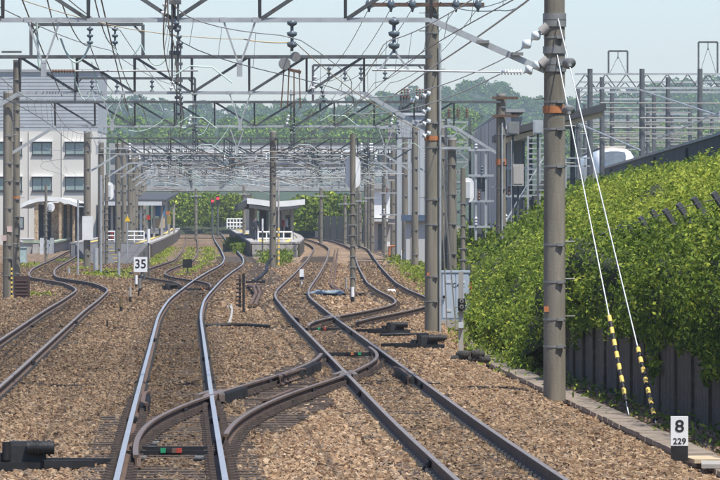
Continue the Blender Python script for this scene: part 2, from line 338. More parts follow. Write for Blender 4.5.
# ------------------------------------------------------------------ tracks
RP = [(-0.062, -0.153), (0.062, -0.153), (0.062, -0.142), (0.012, -0.122), (0.012, -0.042), (0.0325, -0.034), (0.0325, -0.004), (0.027, 0.0), (-0.027, 0.0), (-0.0325, -0.004), (-0.0325, -0.034), (-0.012, -0.042), (-0.012, -0.122), (-0.062, -0.142)]
def rail(parent, T, off, d0, d1, mats, extra=None, dz=0.0, step=0.75, name='rail'):
    ds = list(np.arange(d0, min(d1, 220), step)) + list(np.arange(max(220, d0), d1, 2.5)) + [d1]
    m = MB(); n = len(RP); rings = []
    for d in ds:
        x = float(tx(T, d)); sl = float(tx(T, d + 0.5) - tx(T, d - 0.5)); o = off + (extra(d) if extra else 0)
        nx, ny = 1 / math.hypot(1, sl), -sl / math.hypot(1, sl)
        rings += [(x + nx * (o + a), d + ny * (o + a), b + dz) for a, b in RP]
    fs, mi = [], []
    for i in range(len(ds) - 1):
        for j in range(n):
            m.f.append((i * n + j, i * n + (j + 1) % n, (i + 1) * n + (j + 1) % n, (i + 1) * n + j)); m.m.append(1 if j in (6, 7, 8) else 0); m.sm.append(False)
    m.v = rings; m.f += [tuple(range(n)), tuple(range((len(ds) - 1) * n, len(ds) * n))[::-1]]; m.m += [0, 0]; m.sm += [False, False]
    return m.build(name, mats, parent)
_sl = MB(); _sl.box((0, 0, 0), (2.05, 0.21, 0.14)); SLEEPER = None
def sleepers(parent, T, d0, d1, pitch=0.6, dz=0.0, w=2.05, cap=300):
    global SLEEPER
    if SLEEPER is None:
        o = _sl.build('sleeper', M_timber); SLEEPER = o.data; bpy.data.objects.remove(o)
    k = 0; d = d0
    while d < d1 and k < cap:
        o = bpy.data.objects.new('sleeper', SLEEPER); COL.objects.link(o); o.parent = parent
        p0 = LOC[parent.name]; sl = float(tx(T, d + 0.5) - tx(T, d - 0.5))
        o.location = (float(tx(T, d)) - p0.x, d - p0.y, -0.229 + dz + random.uniform(-0.006, 0.006) - p0.z); o.rotation_euler[2] = -math.atan(sl) + random.uniform(-.01, .01)
        o.scale = (w / 2.05 * random.uniform(0.98, 1.03), random.uniform(0.9, 1.08), 1); d += pitch; k += 1
    if d < 300:                                      # beyond: joined
        m = MB()
        while d < 330:
            sl = float(tx(T, d + 0.5) - tx(T, d - 0.5)); m.box((float(tx(T, d)), d, -0.229), (2.05, 0.21, 0.14), -math.atan(sl)); d += pitch
        if m.v: m.build('far_sleepers', M_timber, parent, kind='stuff')
def fastenings(parent, T, d0, d1, offs=(-0.566, 0.566), pitch=0.6, big=False, rng=None):
    m = MB(); d = d0
    while d < d1:
        for o in offs:
            if rng and not (rng[o][0] < d < rng[o][1]): continue
            x = float(tx(T, d)) + o
            for s in (-1, 1):
                if big: m.box((x + s * 0.105, d, -0.115), (0.075, 0.15, 0.09), 0, 0, 0.75); m.box((x + s * 0.15, d, -0.14), (0.06, 0.19, 0.03))
                else: m.box((x + s * 0.085, d, -0.135), (0.05, 0.11, 0.045), 0, 0, 0.7)
        d += pitch
    return m.build('rail_fastenings', mat('chair_iron', (0.055, 0.040, 0.032), 0.9, var=.5, scale=9) if big else M_black, parent, kind='stuff')
BRIGHT, DULL, WORN = [M_railside, M_railtop], [M_railside, M_railtan], [M_railside, M_railmid]
def track(label, T, d0, d1, base):
    return thing('railway_track', label, 'railway track', (float(tx(T, base)), base, -0.3), 'railway tracks', 'structure')

tL = track('bright polished track left of centre running past the island platform', TL, 40, 760, 50)
for o in (-0.566, 0.566): rail(tL, TL, o, 40, 760, BRIGHT)
sleepers(tL, TL, 46, 226); fastenings(tL, TL, 46, 78, big=True); fastenings(tL, TL, 78.2, 160)
tR = track('track right of centre that the long crossover joins', TR, 40, 700, 50)
for o in (-0.566, 0.566): rail(tR, TR, o, 40, 700, WORN)
sleepers(tR, TR, 46.2, 226); fastenings(tR, TR, 46.2, 160)
tF = track('leftmost track swinging left towards the station building platform', TF, 40, 560, 84)
for o in (-0.566, 0.566): rail(tF, TF, o, 60, 560, WORN)
sleepers(tF, TF, 66, 246); fastenings(tF, TF, 66, 150)

tT = track('rightmost track bulging right behind the concrete pole by the cabinet', TT, 123, 700, 130)
blade = lambda d0, g_, L: (lambda d: g_ * max(0.0, 1 - (d - d0) / L) ** 1.5)
rail(tT, TT, -0.566, 122.5, 700, WORN, blade(122.5, 0.13, 9), 0.002)
rail(tT, TT, 0.566, 126.5, 700, WORN, None, 0.002)
sleepers(tT, TT, 135, 300, 0.6, -0.004); fastenings(tT, TT, 129, 190, big=True)

tC = track('rusty crossover linking the left track to the right track', TC, 57, 103, 60)
rail(tC, TC, -0.566, 57.2, 98.5, DULL, lambda d: 0.15 * max(0.0, 1 - (d - 57.2) / 11) ** 1.6, 0.003, 0.5)
rail(tC, TC, 0.566, 62.6, 103.2, DULL, lambda d: -0.13 * max(0.0, 1 - (103.2 - d) / 9) ** 1.6, 0.003, 0.5)
sleepers(tC, TC, 67.3, 96, 0.6, -0.005, 2.4); fastenings(tC, TC, 60, 101, (-0.566, 0.566), 0.5, True)

tS = track('siding curving left to the edge of the long left platform', TS, 186, 600, 200)
rail(tS, TS, -0.566, 191, 600, DULL, None, 0.002); rail(tS, TS, 0.566, 186, 600, DULL, lambda d: -0.13 * max(0.0, 1 - (d - 186) / 9) ** 1.6, 0.002)
sleepers(tS, TS, 198, 300, 0.6, -0.004); fastenings(tS, TS, 192, 215, big=True)

# check rails opposite the crossing noses, wing/filler blocks, fishplates
def check_rail(parent, T, off, d0, d1):
    s = 1 if off < 0 else -1
    fl = lambda d: s * (0.105 + 0.07 * (max(0, (d0 + 0.7 - d)) / 0.7 + max(0, (d - d1 + 0.7)) / 0.7))
    rail(parent, T, off, d0, d1, [M_railside, M_railside], fl, 0.012, 0.35, 'check_rail')
check_rail(tL, TL, -0.566, 72.5, 77.6); check_rail(tR, TR, 0.566, 84, 89.5); check_rail(tC, TC, 0.566, 74, 78.6); check_rail(tC, TC, -0.566, 84.2, 88.6)
check_rail(tR, TR, -0.566, 131, 135); check_rail(tT, TT, 0.566, 131, 135.5)
def finned(parent, T, off, d0, d1, s):
    m = MB(); d = d0
    while d < d1:
        x = float(tx(T, d)) + off + s * 0.13; m.box((x, d, -0.075), (0.16, 0.12, 0.15), 0, 0, 0.85); d += 0.34
    m.build('check_rail_brackets', M_black, parent, kind='stuff')
finned(tL, TL, -0.566, 72.6, 76.5, 1); finned(tR, TR, 0.566, 84.2, 88.4, -1); finned(tC, TC, -0.566, 88, 93, 1); finned(tC, TC, -0.566, 76.8, 79.5, 1)
for (pt, T, o, ds) in ((tL, TL, -0.566, (69, 112)), (tL, TL, 0.566, (69, 98)), (tR, TR, 0.566, (82.5, 118)), (tR, TR, -0.566, (57, 79)), (tF, TF, 0.566, (95, 130)), (tC, TC, -0.566, (72, 84)), (tC, TC, 0.566, (80, 91))):
    for d in ds:
        m = MB(); x = float(tx(T, d)) + o
        for s in (-1, 1):
            m.box((x + s * 0.036, d, -0.085), (0.03, 0.56, 0.075))
            for q in (-0.2, -0.07, 0.07, 0.2): m.box((x + s * 0.06, d + q, -0.085), (0.03, 0.035, 0.035))
        m.build('fishplate', M_black, pt)

def point_gear(parent, T, d, colours, w=1.13):
    x = float(tx(T, d)); m = MB()
    for q in (0, 1.1): m.bar((x - w * 0.5, d + q, -0.12), (x + w * 0.5, d + q, -0.12), 0.05, 0.05)
    m.build('stretcher_bar', M_black, parent)
    for k, (c, ox) in enumerate(colours):
        q = MB(); q.box((x + ox * .8, d - 0.06, -0.09), (0.062, 0.06, 0.055)); q.build('detector_cover', c, parent)
    for s in (-1, 1):
        for k in range(9):
            q = MB(); q.box((x + s * 0.5, d - 1.0 + k * 0.62, -0.15), (0.42, 0.2, 0.02)); q.build('slide_plate', M_clamp if k % 2 else M_black, parent)
point_gear(tC, TL, 60.2, [(M_green, -0.13), (M_black, -0.04), (M_rusty, 0.03), (M_red, 0.11)])
point_gear(tC, TR, 101.3, [(M_orange, 0.02), (M_green, 0.2), (M_black, -0.09)])
point_gear(tT, TR, 123.2, [(M_green, -0.1), (M_red, 0.08), (M_black, 0)])
point_gear(tS, TL, 187, [(M_orange, 0.1), (M_black, 0)])

def frog(parent, x, d, sl):
    m = MB(); m.box((x, d, -0.075), (0.2, 2.4, 0.13), -sl); m.box((x + 0.12, d + 0.5, -0.06), (0.09, 2.2, 0.11), -sl + 0.06); m.box((x - 0.12, d + 0.5, -0.06), (0.09, 2.2, 0.11), -sl - 0.06)
    m.build('crossing_casting', M_railtan, parent)
frog(tC, float(tx(TL, 76.4)) + 0.566, 76.9, 0.02); frog(tC, float(tx(TR, 86.6)) - 0.566, 86.4, 0.02); frog(tT, float(tx(TR, 134)) + 0.566, 133.5, 0.02)

# ------------------------------------------------------------------ point machines, rods, sacks
def point_machine(label, x, d, xr, flip=1, sc=1.0):
    z0 = float(gz(x, d)); t = thing('point_machine', label, 'point machine', (x, d, z0), 'point machines')
    m = MB(); m.box((x, d, z0 + 0.05), (0.72 * sc, 0.5, 0.1)); m.build('base_plate', M_black, t)
    m = MB(); m.box((x, d, z0 + 0.17 * sc), (0.42 * sc, 0.36, 0.17 * sc), 0.05, 0, 0.9); m.box((x - 0.05, d, z0 + 0.275 * sc), (0.3 * sc, 0.3, 0.05 * sc), 0, 0, 0.9); m.build('gear_case', M_black, t)
    m = MB(); m.tube((x + 0.02, d - 0.22, z0 + 0.24 * sc), (x + 0.3 * sc, d - 0.22, z0 + 0.24 * sc), 0.07 * sc, 12); m.build('motor', M_black, t)
    for k in range(4): m = MB(); m.tube((x + (.06 + .06 * k) * sc, d - .22, z0 + .24 * sc), (x + (.08 + .06 * k) * sc, d - .22, z0 + .24 * sc), .082 * sc, 12); m.build('motor_rib', M_black, t)
    m = MB(); m.tube((x - .2 * sc, d - .2, z0 + .12), (x - .2 * sc, d - .2, z0 + .3 * sc), .05, 10); m.box((x - .28 * sc, d - .1, z0 + .14), (.12, .2, .12), .3); m.build('crank_cover', M_black, t)
    m = MB(); m.bar((x + flip * 0.2, d + 0.05, z0 + 0.1), (xr, d + 0.3, z0 + 0.08), 0.09, 0.07); m.bar((x + flip * 0.2, d - 0.3, z0 + 0.08), (xr - flip * 0.3, d - 0.1, z0 + 0.07), 0.16, 0.09); m.build('throw_rod', M_black, t)
    return t
point_machine('black point machine with motor drum at the bottom left edge', X(25, 57.5), 57.8, float(tx(TL, 58)) - 0.6, 1, 1.1)
x_, d_, _ = Gp(396, 334, -0.2); point_machine('black point machine lying just left of the pole beside the cabinet', x_, d_, float(tx(TR, d_)) + 0.8, -1, 0.95)
x_, d_, _ = Gp(428, 349, -0.2); point_machine('point machine half buried under sacks before the second pole', x_, d_, float(tx(TR, d_)) + 0.9, -1, 1.0)
x_, d_, _ = Gp(176, 287, -0.2); point_machine('small distant point machine left of the far turnout', X(172, 190), 189, float(tx(TL, 189)) - 0.6, 1, 0.9)
def sacks(label, px, py, w, n, seed):
    x, d, z = Gp(px, py, -0.22); t = thing('sack_pile', label, 'sacks', (x, d, z), 'sack piles'); r = random.Random(seed)
    for k in range(n):
        m = MB(); cx = x + (k - (n - 1) / 2) * w / n + r.uniform(-.03, .03); cz = z + 0.06 + (0.1 if k % 2 else 0); L_ = w / n * 1.5
        prof = [(-0.5, .03), (-0.44, .06), (-0.2, .078), (0, .07), (0.22, .08), (0.42, .06), (0.5, .03)]
        m.path([(cx + a * L_ * 1.3, d + r.uniform(-.05, .05), cz + r.uniform(-.02, .02)) for a, _ in prof], [b * r.uniform(.85, 1.1) for _, b in prof], 9)
        m.build('sack', mat('sack_cloth', (0.045, 0.043, 0.038), 0.95, var=0.6, scale=14, bump=0.6, col2=(0.14, 0.13, 0.11), mixat=(0.55, 0.75)), t)
sacks('weathered black sacks piled against the second pole', 429, 345, 0.66, 6, 1)
sacks('weathered black sacks beside the cable duct', 470, 362, 0.66, 5, 2)
def ground_pipe(name, label, cat, pts, r, m_, grp=None):
    m = MB(); ps = []
    for px, py in pts:
        x, d, z = Gp(px, py, -0.17); ps.append((x, d, float(gz(x, d)) + 0.05))
    m.path(ps, r, 8); o0 = ps[0]; setp(m.build(name, m_, None, o0), label, cat, grp)
ground_pipe('cable_pipe', 'black pipe lying across the ballast between the two main tracks', 'pipe', [(206, 327), (225, 325.5), (248, 326), (269, 327)], 0.045, M_black)
ground_pipe('cable_pipe', 'black pipe end lying on ballast beside the crossover join', 'pipe', [(381, 336), (400, 335), (428, 335.5)], 0.04, M_black)
ground_pipe('cable_hose', 'black hose running right from the signal mast foot', 'hose', [(352, 296), (362, 294.5), (372, 295), (378, 295.5)], 0.045, M_black)
ground_pipe('cable_hose', 'rusty hose lying between the two right tracks', 'hose', [(354, 291), (341, 291), (333, 286), (335, 276), (336, 265), (337, 256), (338, 249)], 0.05, M_rusty)
ground_pipe('cable_hose', 'second rusty hose left of its twin between right tracks', 'hose', [(345, 293), (334, 289), (329.5, 284), (331, 275), (333.5, 262), (335, 250)], 0.05, M_rusty)
ground_pipe('cable_hose', 'dark cable lying on ballast by the 35 sign', 'hose', [(96, 271), (108, 273), (120, 272), (134, 274)], 0.05, M_black)
ground_pipe('cable_conduit', 'white plastic conduit strip bent over the ballast', 'conduit', [(229, 324), (231, 318), (232, 311), (231, 306), (228, 308)], 0.04, M_concl)
m = MB()
for k in range(2):
    a, b_, c, e = [Gp(*p, -0.2) for p in ((250 + 5 * k, 308), (256 + 4 * k, 300), (254 + 4 * k, 294), (248 + 5 * k, 288))]
    m.path([(a[0], a[1], -0.12), (b_[0], b_[1], 0.02), (c[0], c[1], 0.05), (e[0], e[1], -0.1)], 0.06, 8)
setp(m.build('hose_bundle', M_rusty, None, Gp(252, 305, -0.2)), 'pair of curved rusty hoses beside black post on ballast', 'hose')
m = MB(); x_, d_, z_ = Gp(258, 284, -0.2)
m.path([(x_ - .2, d_, z_ + .1), (x_ + 0.05, d_ + 3, z_ + 0.25), (x_ + .25, d_ + 6, z_ + .5), (x_ + .2, d_ + 9, z_ + .75), (x_ + .4, d_ + 10, z_ + .95)], [.09, .07, .08, .07, .05], 8); m.box((x_ - .1, d_, z_ + .06), (0.8, .5, .12))
setp(m.build('lever_stand', M_black, None, (x_, d_, z_)), 'black bent lever stand on ballast near the island platform', 'lever')
# tarp heap near the signal mast
x_, d_, z_ = Gp(327, 296, -0.2); t = thing('tarpaulin_heap', 'blue grey tarpaulin heap over a cable joint by signal mast', 'tarpaulin', (x_, d_, z_))
m = MB(); prof = [(-0.75, .03), (-.6, .1), (-.3, .14), (0, .12), (.25, .15), (.5, .13), (.62, .04)]
m.path([(x_ + a, d_ + .1 * math.sin(a * 9), z_ + .07 + .03 * math.sin(a * 13)) for a, _ in prof], [b for _, b in prof], 9); m.build('sheet', M_blue, t)
m = MB(); m.bar((x_ - 1.1, d_ - .1, z_ + .06), (x_ + 1.2, d_ - .15, z_ + .06), .06, .06); m.build('rod', M_black, t)

# ------------------------------------------------------------------ cable duct with lids
dt = thing('cable_duct', 'concrete cable trough with separate lids along the right of the ballast', 'cable trough', (float(ductx(80)), 80, -0.5))
m = MB(); dts = list(np.arange(44, 420, 4.0))
for i in range(len(dts) - 1):
    for s in (0.03, 0.37): m.bar((float(ductx(dts[i])) + s, dts[i], -0.47), (float(ductx(dts[i + 1])) + s, dts[i + 1], -0.47), 0.06, 0.14)
m.build('trough', M_duct, dt)
LIDM = None; d_ = 52.0; k = 0
while d_ < 215:
    x0 = float(ductx(d_)) + 0.2; o0 = LOC[dt.name]
    if LIDM is None:
        q = MB(); q.box((0, 0, 0), (0.44, 0.99, 0.06), 0, 0, 0.97); tmp = q.build('lid', M_duct); LIDM = tmp.data; bpy.data.objects.remove(tmp)
    o = bpy.data.objects.new('lid', LIDM); COL.objects.link(o); o.parent = dt
    o.location = (x0 - o0.x + random.uniform(-.01, .01), d_ - o0.y, -0.375 + random.uniform(-.006, .006) - o0.z); o.rotation_euler = (random.uniform(-.012, .012), random.uniform(-.02, .02), 0.038 + random.uniform(-.02, .02)); d_ += 1.0
for k, (px, py, rz) in enumerate(((702, 462, 0.12), (716, 467, -0.06))):
    x_, d_, z_ = Gp(px, py, -0.34); m = MB(); m.box((x_, d_, z_ + 0.03), (0.36, 0.9, 0.05), rz)
    setp(m.build('loose_board', [M_tan, M_concl][k], None, (x_, d_, z_)), ['tan board laid over the cable trough beside the kilometre post', 'pale board at the right edge behind the kilometre post'][k], 'board')

# ------------------------------------------------------------------ signs and text
def text_mesh(txt, size):
    c = bpy.data.curves.new('lettering', 'FONT'); c.body = txt; c.size = size; c.align_x = 'CENTER'; c.align_y = 'CENTER'; c.extrude = 0.002; c.offset = size * 0.012
    o = bpy.data.objects.new('lettering', c); COL.objects.link(o); bpy.context.view_layer.update()
    me = bpy.data.meshes.new_from_object(o.evaluated_get(bpy.context.evaluated_depsgraph_get())); bpy.data.objects.remove(o); return me
def lettering(txt, size, pos, parent, m_, sx=1.0):
    me = text_mesh(txt, size); me.materials.clear(); me.materials.append(m_)
    o = bpy.data.objects.new('lettering', me); COL.objects.link(o); o.parent = parent; p = LOC[parent.name]
    o.location = (pos[0] - p.x, pos[1] - p.y, pos[2] - p.z); o.rotation_euler = (math.radians(90), 0, 0); o.scale = (sx, 1, 1); return o
x_, d_, z_ = Gp(679.5, 461, -0.32); s = F / d_
kp = thing('kilometre_post', 'white and black kilometre post reading 8 over 229 beside cable trough', 'kilometre post', (x_, d_, z_))
hgt = 44.5 / s; w_ = 17 / s
m = MB(); m.box((x_, d_ + .03, z_ + hgt * 0.17), (w_ * 1.0, .075, hgt * 0.34)); m.build('black_foot', M_black, kp)
m = MB(); m.box((x_, d_ + .03, z_ + hgt * 0.67), (w_ * 1.02, .08, hgt * 0.66)); m.build('white_board', M_white, kp)
lettering('8', 0.21, (x_, d_ - .013, z_ + hgt * 0.77), kp, M_black, 1.15); lettering('229', 0.105, (x_, d_ - .013, z_ + hgt * 0.44), kp, M_black, 1.05)
m = MB(); m.box((x_, d_ + 0.01, z_ + hgt * 0.44), (w_ * 1.0, .085, hgt * 0.2)); 
d_ = F * 3.0 / (287 - HY); x_ = X(140.5, d_); s = F / d_
sg = thing('number_sign', 'square white number sign reading 35 between thin trackside posts', 'sign', (x_, d_, -0.22))
m = MB(); m.box((x_, d_, Z(264.5, d_)), (13.5 / s, .03, 15 / s)); m.build('board', M_white, sg)
m = MB(); m.tube((x_ + .02, d_ + .04, -0.25), (x_ + .02, d_ + .04, Z(258, d_)), .03); m.build('post', M_steel, sg)
lettering('35', 0.5, (x_, d_ - .02, Z(264.3, d_)), sg, M_black, 0.95)
def stick(name, label, cat, px, y0, y1, w, m_, extra=None, n=8, zb=-0.22, grp=None, cap=None):
    x, d, z = Gp(px, y1, zb); s = F / d; t = thing(name, label, cat, (x, d, z), grp)
    m = MB(); m.tube((x, d, z - .05), (x, d, Z(y0, d)), w / s / 2, n); m.build('post', m_, t)
    if cap:
        f, cm = cap; m = MB(); zc = z + (Z(y0, d) - z) * f; m.tube((x, d, zc), (x, d, Z(y0, d) + .02), w / s / 2 * 1.15, n); m.build('cap', cm, t)
    if extra: extra(t, x, d, s)
    return t
stick('marker_post', 'grey pipe post just right of the 35 sign', 'post', 144.5, 252, 282, 2.2, M_steel)
stick('marker_post', 'slim post with white and red top right of the 35 sign', 'post', 148.5, 216, 281, 1.6, M_steel, extra=lambda t, x, d, s: (MB().tube((x, d, Z(243, d)), (x, d, Z(229, d)), .075, 8).build('white_band', M_white, t), MB().box((x, d, Z(217.5, d)), (.16, .12, .2)).build('red_head', M_red, t)))
stick('marker_post', 'white topped stub post below the 35 sign', 'post', 136.3, 275.5, 288, 2.4, M_black, cap=(0.3, M_white))
stick('marker_post', 'grey stub post below and right of the 35 sign', 'post', 139.7, 279, 291.5, 2.4, M_black, cap=(0.25, M_clamp))
stick('marker_post', 'slim stub post with pale top on ballast left of the main track', 'post', 130.2, 288, 304, 2.4, M_black, cap=(0.45, M_concl))
stick('marker_post', 'brown stub post nearest on ballast left of main track', 'post', 121, 298.5, 312.5, 3.0, M_black, cap=(0.4, mat('post_brown', (0.16, 0.12, 0.06), 0.9)))
stick('marker_post', 'tiny dark stub post right of the stub posts', 'post', 138.6, 290, 297.5, 1.8, M_black)
stick('marker_post', 'white bollard post beside tarpaulin heap', 'post', 346.3, 277.5, 290.5, 2.4, M_concl)
stick('marker_post', 'white stub post at the signal mast foot', 'post', 352.6, 287.5, 302.5, 3.0, M_black, cap=(0.38, M_white))
stick('marker_post', 'black stub post on ballast by the leftmost track', 'post', 107.2, 320, 328, 1.6, M_black)
def notch(t, x, d, s):
    m = MB()
    for k in range(7): m.box((x - 0.04, d - .03, -0.1 + k * 0.13), (.16, .05, .05))
    m.build('teeth', M_black, t)
stick('lever_post', 'tall black toothed post beside the rusty hoses', 'post', 240, 274.5, 309, 2.5, M_rusty, notch)
stick('lever_post', 'tall black post twin to the toothed one', 'post', 243.5, 273.5, 313.5, 2.5, M_black)
x_, d_, z_ = Gp(187.5, 275, -0.22); s = F / d_; t = thing('board_signal', 'small black square board on a post beside the siding', 'sign', (x_, d_, z_))
m = MB(); m.box((x_, d_, Z(263.5, d_)), (9.5 / s, .04, 8.5 / s)); m.build('board', M_black, t); m = MB(); m.tube((x_, d_ + .04, z_), (x_, d_ + .04, Z(266, d_)), .03); m.build('post', M_steel, t)
# dwarf signal
x_, d_, z_ = Gp(301.7, 287, -0.22); s = F / d_; t = thing('dwarf_signal', 'small white headed dwarf signal between the two right tracks', 'signal', (x_, d_, z_))
m = MB(); m.tube((x_, d_, z_), (x_, d_, Z(280, d_)), .035); m.build('post', M_white, t)
m = MB(); m.box((x_, d_, Z(278, d_)), (4 / s, .12, 3 / s)); m.build('lower_case', mat('navy', (0.02, 0.03, 0.07), 0.5), t)
m = MB(); m.box((x_, d_, Z(273, d_)), (4.6 / s, .2, 7.5 / s), 0, 0, 0.85); m.build('head', M_white, t)
# white cable cover by right track bend
x_, d_, z_ = Gp(391.5, 292.5, -0.2); m = MB(); m.box((x_, d_, z_ + .06), (9 * d_ / F, 1.2, 0.12), 0, 0, .8); setp(m.build('cable_cover', M_white, None, (x_, d_, z_)), 'low white cover box beside the rightmost track bend', 'cover box')

# ------------------------------------------------------------------ relay cabinet and signal post right of pole
x_, d_, z_ = Gp(455.5, 326, -0.3); s = F / d_
cb = thing('relay_cabinet', 'blue grey steel relay cabinet on concrete foot beside the bushes', 'cabinet', (x_, d_, z_))
m = MB(); m.b2(x_ - 15.5 / s, x_ + 15.5 / s, d_ - .05, d_ + .75, z_ - .1, z_ + 6 / s); m.build('plinth', M_concl, cb)
zt = Z(272.5, d_); zb_ = z_ + 6 / s
m = MB(); m.b2(x_ - 13.8 / s, x_ + 13.8 / s, d_, d_ + .7, zb_, zt); m.build('body', M_cab, cb)
m = MB(); m.b2(x_ - 14.6 / s, x_ + 14.6 / s, d_ - .04, d_ + .74, zt, zt + .05); m.build('lid', M_cab, cb)
for k, a in enumerate((-1, 1)):
    m = MB(); cx = x_ + a * 6.7 / s; m.b2(cx - 6.2 / s, cx + 6.2 / s, d_ - .02, d_ - .002, zb_ + .06, zt - .05); dr = m.build('door', M_cab, cb)
    for zz_ in (0.2, 0.8):
        q = MB(); q.b2(cx - a * 0 - 2.4 / s, cx + 2.4 / s, d_ - .035, d_ - .02, zb_ + (zt - zb_) * zz_ - .03, zb_ + (zt - zb_) * zz_ + .03); q.build('hinge', M_galvl, dr)
m = MB(); m.box((x_ - 11.5 / s, d_ - .05, Z(297, d_)), (.06, .06, .08)); m.build('handle', M_black, cb)
lettering('C4', 0.17, (x_ + 0.5 / s, d_ - .024, Z(285.5, d_)), cb, M_black)
m = MB(); m.b2(x_ + 14.2 / s, x_ + 16.6 / s, d_ + .75, d_ + .8, Z(302, d_), Z(283, d_)); setp(m.build('warning_plate', M_red, cb))
x_, d_, z_ = Gp(461, 350, -0.28); s = F / d_
sp_ = thing('repeater_signal', 'black two lamp ground signal on a grey post before the cabinet', 'signal', (x_, d_, z_))
m = MB(); m.b2(x_ - 2.4 / s, x_ + 2.4 / s, d_, d_ + .1, z_ - .1, Z(271.5, d_)); m.build('post', M_concl, sp_)
m = MB(); m.box((x_ + .5 / s, d_ - .06, Z(304.5, d_)), (7.5 / s, .12, 12 / s)); hd = m.build('head', M_black, sp_)
for k, yy in enumerate((301, 306.5)):
    m = MB(); c = (x_ + .5 / s, d_ - .13, Z(yy, d_)); m.tube((c[0], c[1] - .03, c[2]), (c[0], c[1] + .01, c[2]), 2 / s, 14); m.build('lens_hood', M_concl, hd)
    m = MB(); m.tube((c[0], c[1] - .035, c[2]), (c[0], c[1] - .03, c[2]), 1.2 / s, 12); m.build('lens', M_black, hd)
m = MB(); m.box((x_, d_ - .05, Z(325, d_)), (5 / s, .1, 6 / s)); m.build('junction_box', M_galvl, sp_)

# ------------------------------------------------------------------ insulators
def disc_string(m, p, q, n, r, mi=0):
    prof = [(0, r * .25)]
    for k in range(n):
        a = (k + .15) / n; prof += [(a, r * .3), (a + .12 / n, r), (a + .4 / n, r * .85), (a + .55 / n, r * .3)]
    prof.append((1, r * .25)); m.lathe(p, q, prof, 10, mi)

def ball_string(m, p, q, n=2, r=.09):
    prof = [(0, .02)]
    for k in range(n): prof += [((k + .08 + .84 * j / 8) / n, max(.02, r * math.sin(math.pi * j / 8))) for j in range(9)]
    m.lathe(p, q, prof + [(1, .015)], 12)
# ------------------------------------------------------------------ overhead gantries
GT = {}
def conc_pole(parent, x, d, zb, zt, r, marks=True, seed=0, steps=True):
    rnd = random.Random(seed); m = MB(); m.tube((x, d, zb), (x, d, zt), r * 1.06, 18, 0, r * 0.94); p = m.build('pole', M_conc, parent)
    m = MB(); m.tube((x, d, zt), (x, d, zt + .08), r * .98, 14); m.build('pole_cap', M_concl, p)
    z = zb + 0.9
    while z < zt - .3:
        rr = r * (1.06 - .12 * (z - zb) / (zt - zb)); m = MB(); m.tube((x, d, z - .017), (x, d, z + .017), rr + .008, 18); m.box((x + rr * .5, d - rr - .0, z), (.11, .07, .05)); m.build('band', M_clamp, p)
        if steps and rnd.random() < .6:
            m = MB(); s_ = rnd.choice((-1, 1)); m.tube((x + s_ * rr, d, z + .05), (x + s_ * (rr + .16), d, z + .05), .012, 6); m.build('step_bolt', M_clamp, p)
        z += rnd.choice((0.45, 0.62, 0.95, 1.3))
    return p
def gantry(label, d, xl, xr, ztop, zbot, polez=None, left_pole=True, inset=1.75, kneez=None, nodes=None, mid=None, simple=False, zb=-0.35, sm=None):
    sm = sm or M_steel
    t = thing('overhead_gantry', label, 'gantry', (xr, d, zb), 'overhead line gantries'); kneez = kneez or zbot - 1.0; pz = polez or ztop + 0.25
    for k, x in enumerate(([xl] if left_pole else []) + [xr] + ([mid] if mid else [])): conc_pole(t, x, d, zb, pz if x == xr else ztop + .3, 0.175, seed=int(d) + k, steps=not simple)
    for q in (-0.28, 0.28):
        m = MB(); m.bar((xl, d + q, ztop), (xr, d + q, ztop), 0.075, 0.075); m.build('top_chord', sm, t)
    m = MB(); m.bar((xl + inset, d, zbot), (xr - inset, d, zbot), 0.07, 0.075); m.build('bottom_chord', M_galv, t)
    for a, b_ in ((xl + inset, xl), (xr - inset, xr)):
        m = MB(); m.bar((a, d, zbot), (b_, d, kneez), 0.10, 0.10); m.build('knee_brace', M_galv, t)
    c = (xl + xr) / 2; n = max(6, int(round((xr - xl - 2 * inset) / 1.5))); n += n % 2; xs = np.linspace(xl + inset, xr - inset, n + 1)
    for i in range(n + 1):
        m = MB(); m.bar((xs[i], d, zbot), (xs[i], d - .27, ztop), 0.055); m.build('web_post', M_steel, t)
        if not simple: m = MB(); m.bar((xs[i], d, zbot), (xs[i], d + .27, ztop), 0.05); m.build('web_post', M_steel, t)
        if i < n:
            a, b_ = (xs[i], xs[i + 1]) if (xs[i] + xs[i + 1]) / 2 < c else (xs[i + 1], xs[i])
            m = MB(); m.bar((a, d - .27, ztop), (b_, d, zbot), 0.06); m.build('diagonal', M_steel, t)
            if not simple and i % 2 == 0: m = MB(); m.bar((a, d - .27, ztop), (b_, d + .27, ztop), 0.04); m.build('lacing', M_steel, t)
    GT[round(d)] = (t, d, xl, xr, ztop, zbot); return t
def vbracket(t, x, d, ztop, w=.27, drop=.72):
    m = MB()
    for s_ in (-1, 1): m.bar((x + s_ * w, d, ztop), (x + s_ * .02, d, ztop - drop), .06, .03)
    m.bar((x, d, ztop - drop + .05), (x, d, ztop - drop - .22), .09, .05); m.box((x - w, d, ztop), (.11, .11, .085)); m.box((x + w, d, ztop), (.11, .11, .085)); m.build('v_bracket', M_galv, t)
def feeder_frame(t, x0, x1, d, zb, zt, ins, m_=None):
    m = MB(); m.bar((x0, d, zt), (x1, d, zt), .09, .08)
    for x in (x0, (x0 + x1) / 2 * 0 + x1 - (0 if x1 - x0 < 1 else 0)): m.bar((x, d, zb), (x, d, zt), .08, .08)
    m.bar((x0, d, zt - .25), (x0 + .25, d, zt), .05); m.bar((x1, d, zt - .25), (x1 - .25, d, zt), .05); m.build('feeder_frame', m_ or M_steel, t)
    for x in ins:
        q = MB(); disc_string(q, (x, d, zt - .05), (x, d, zt - .55), 3, .085); q.build('insulator', M_porcd, t)
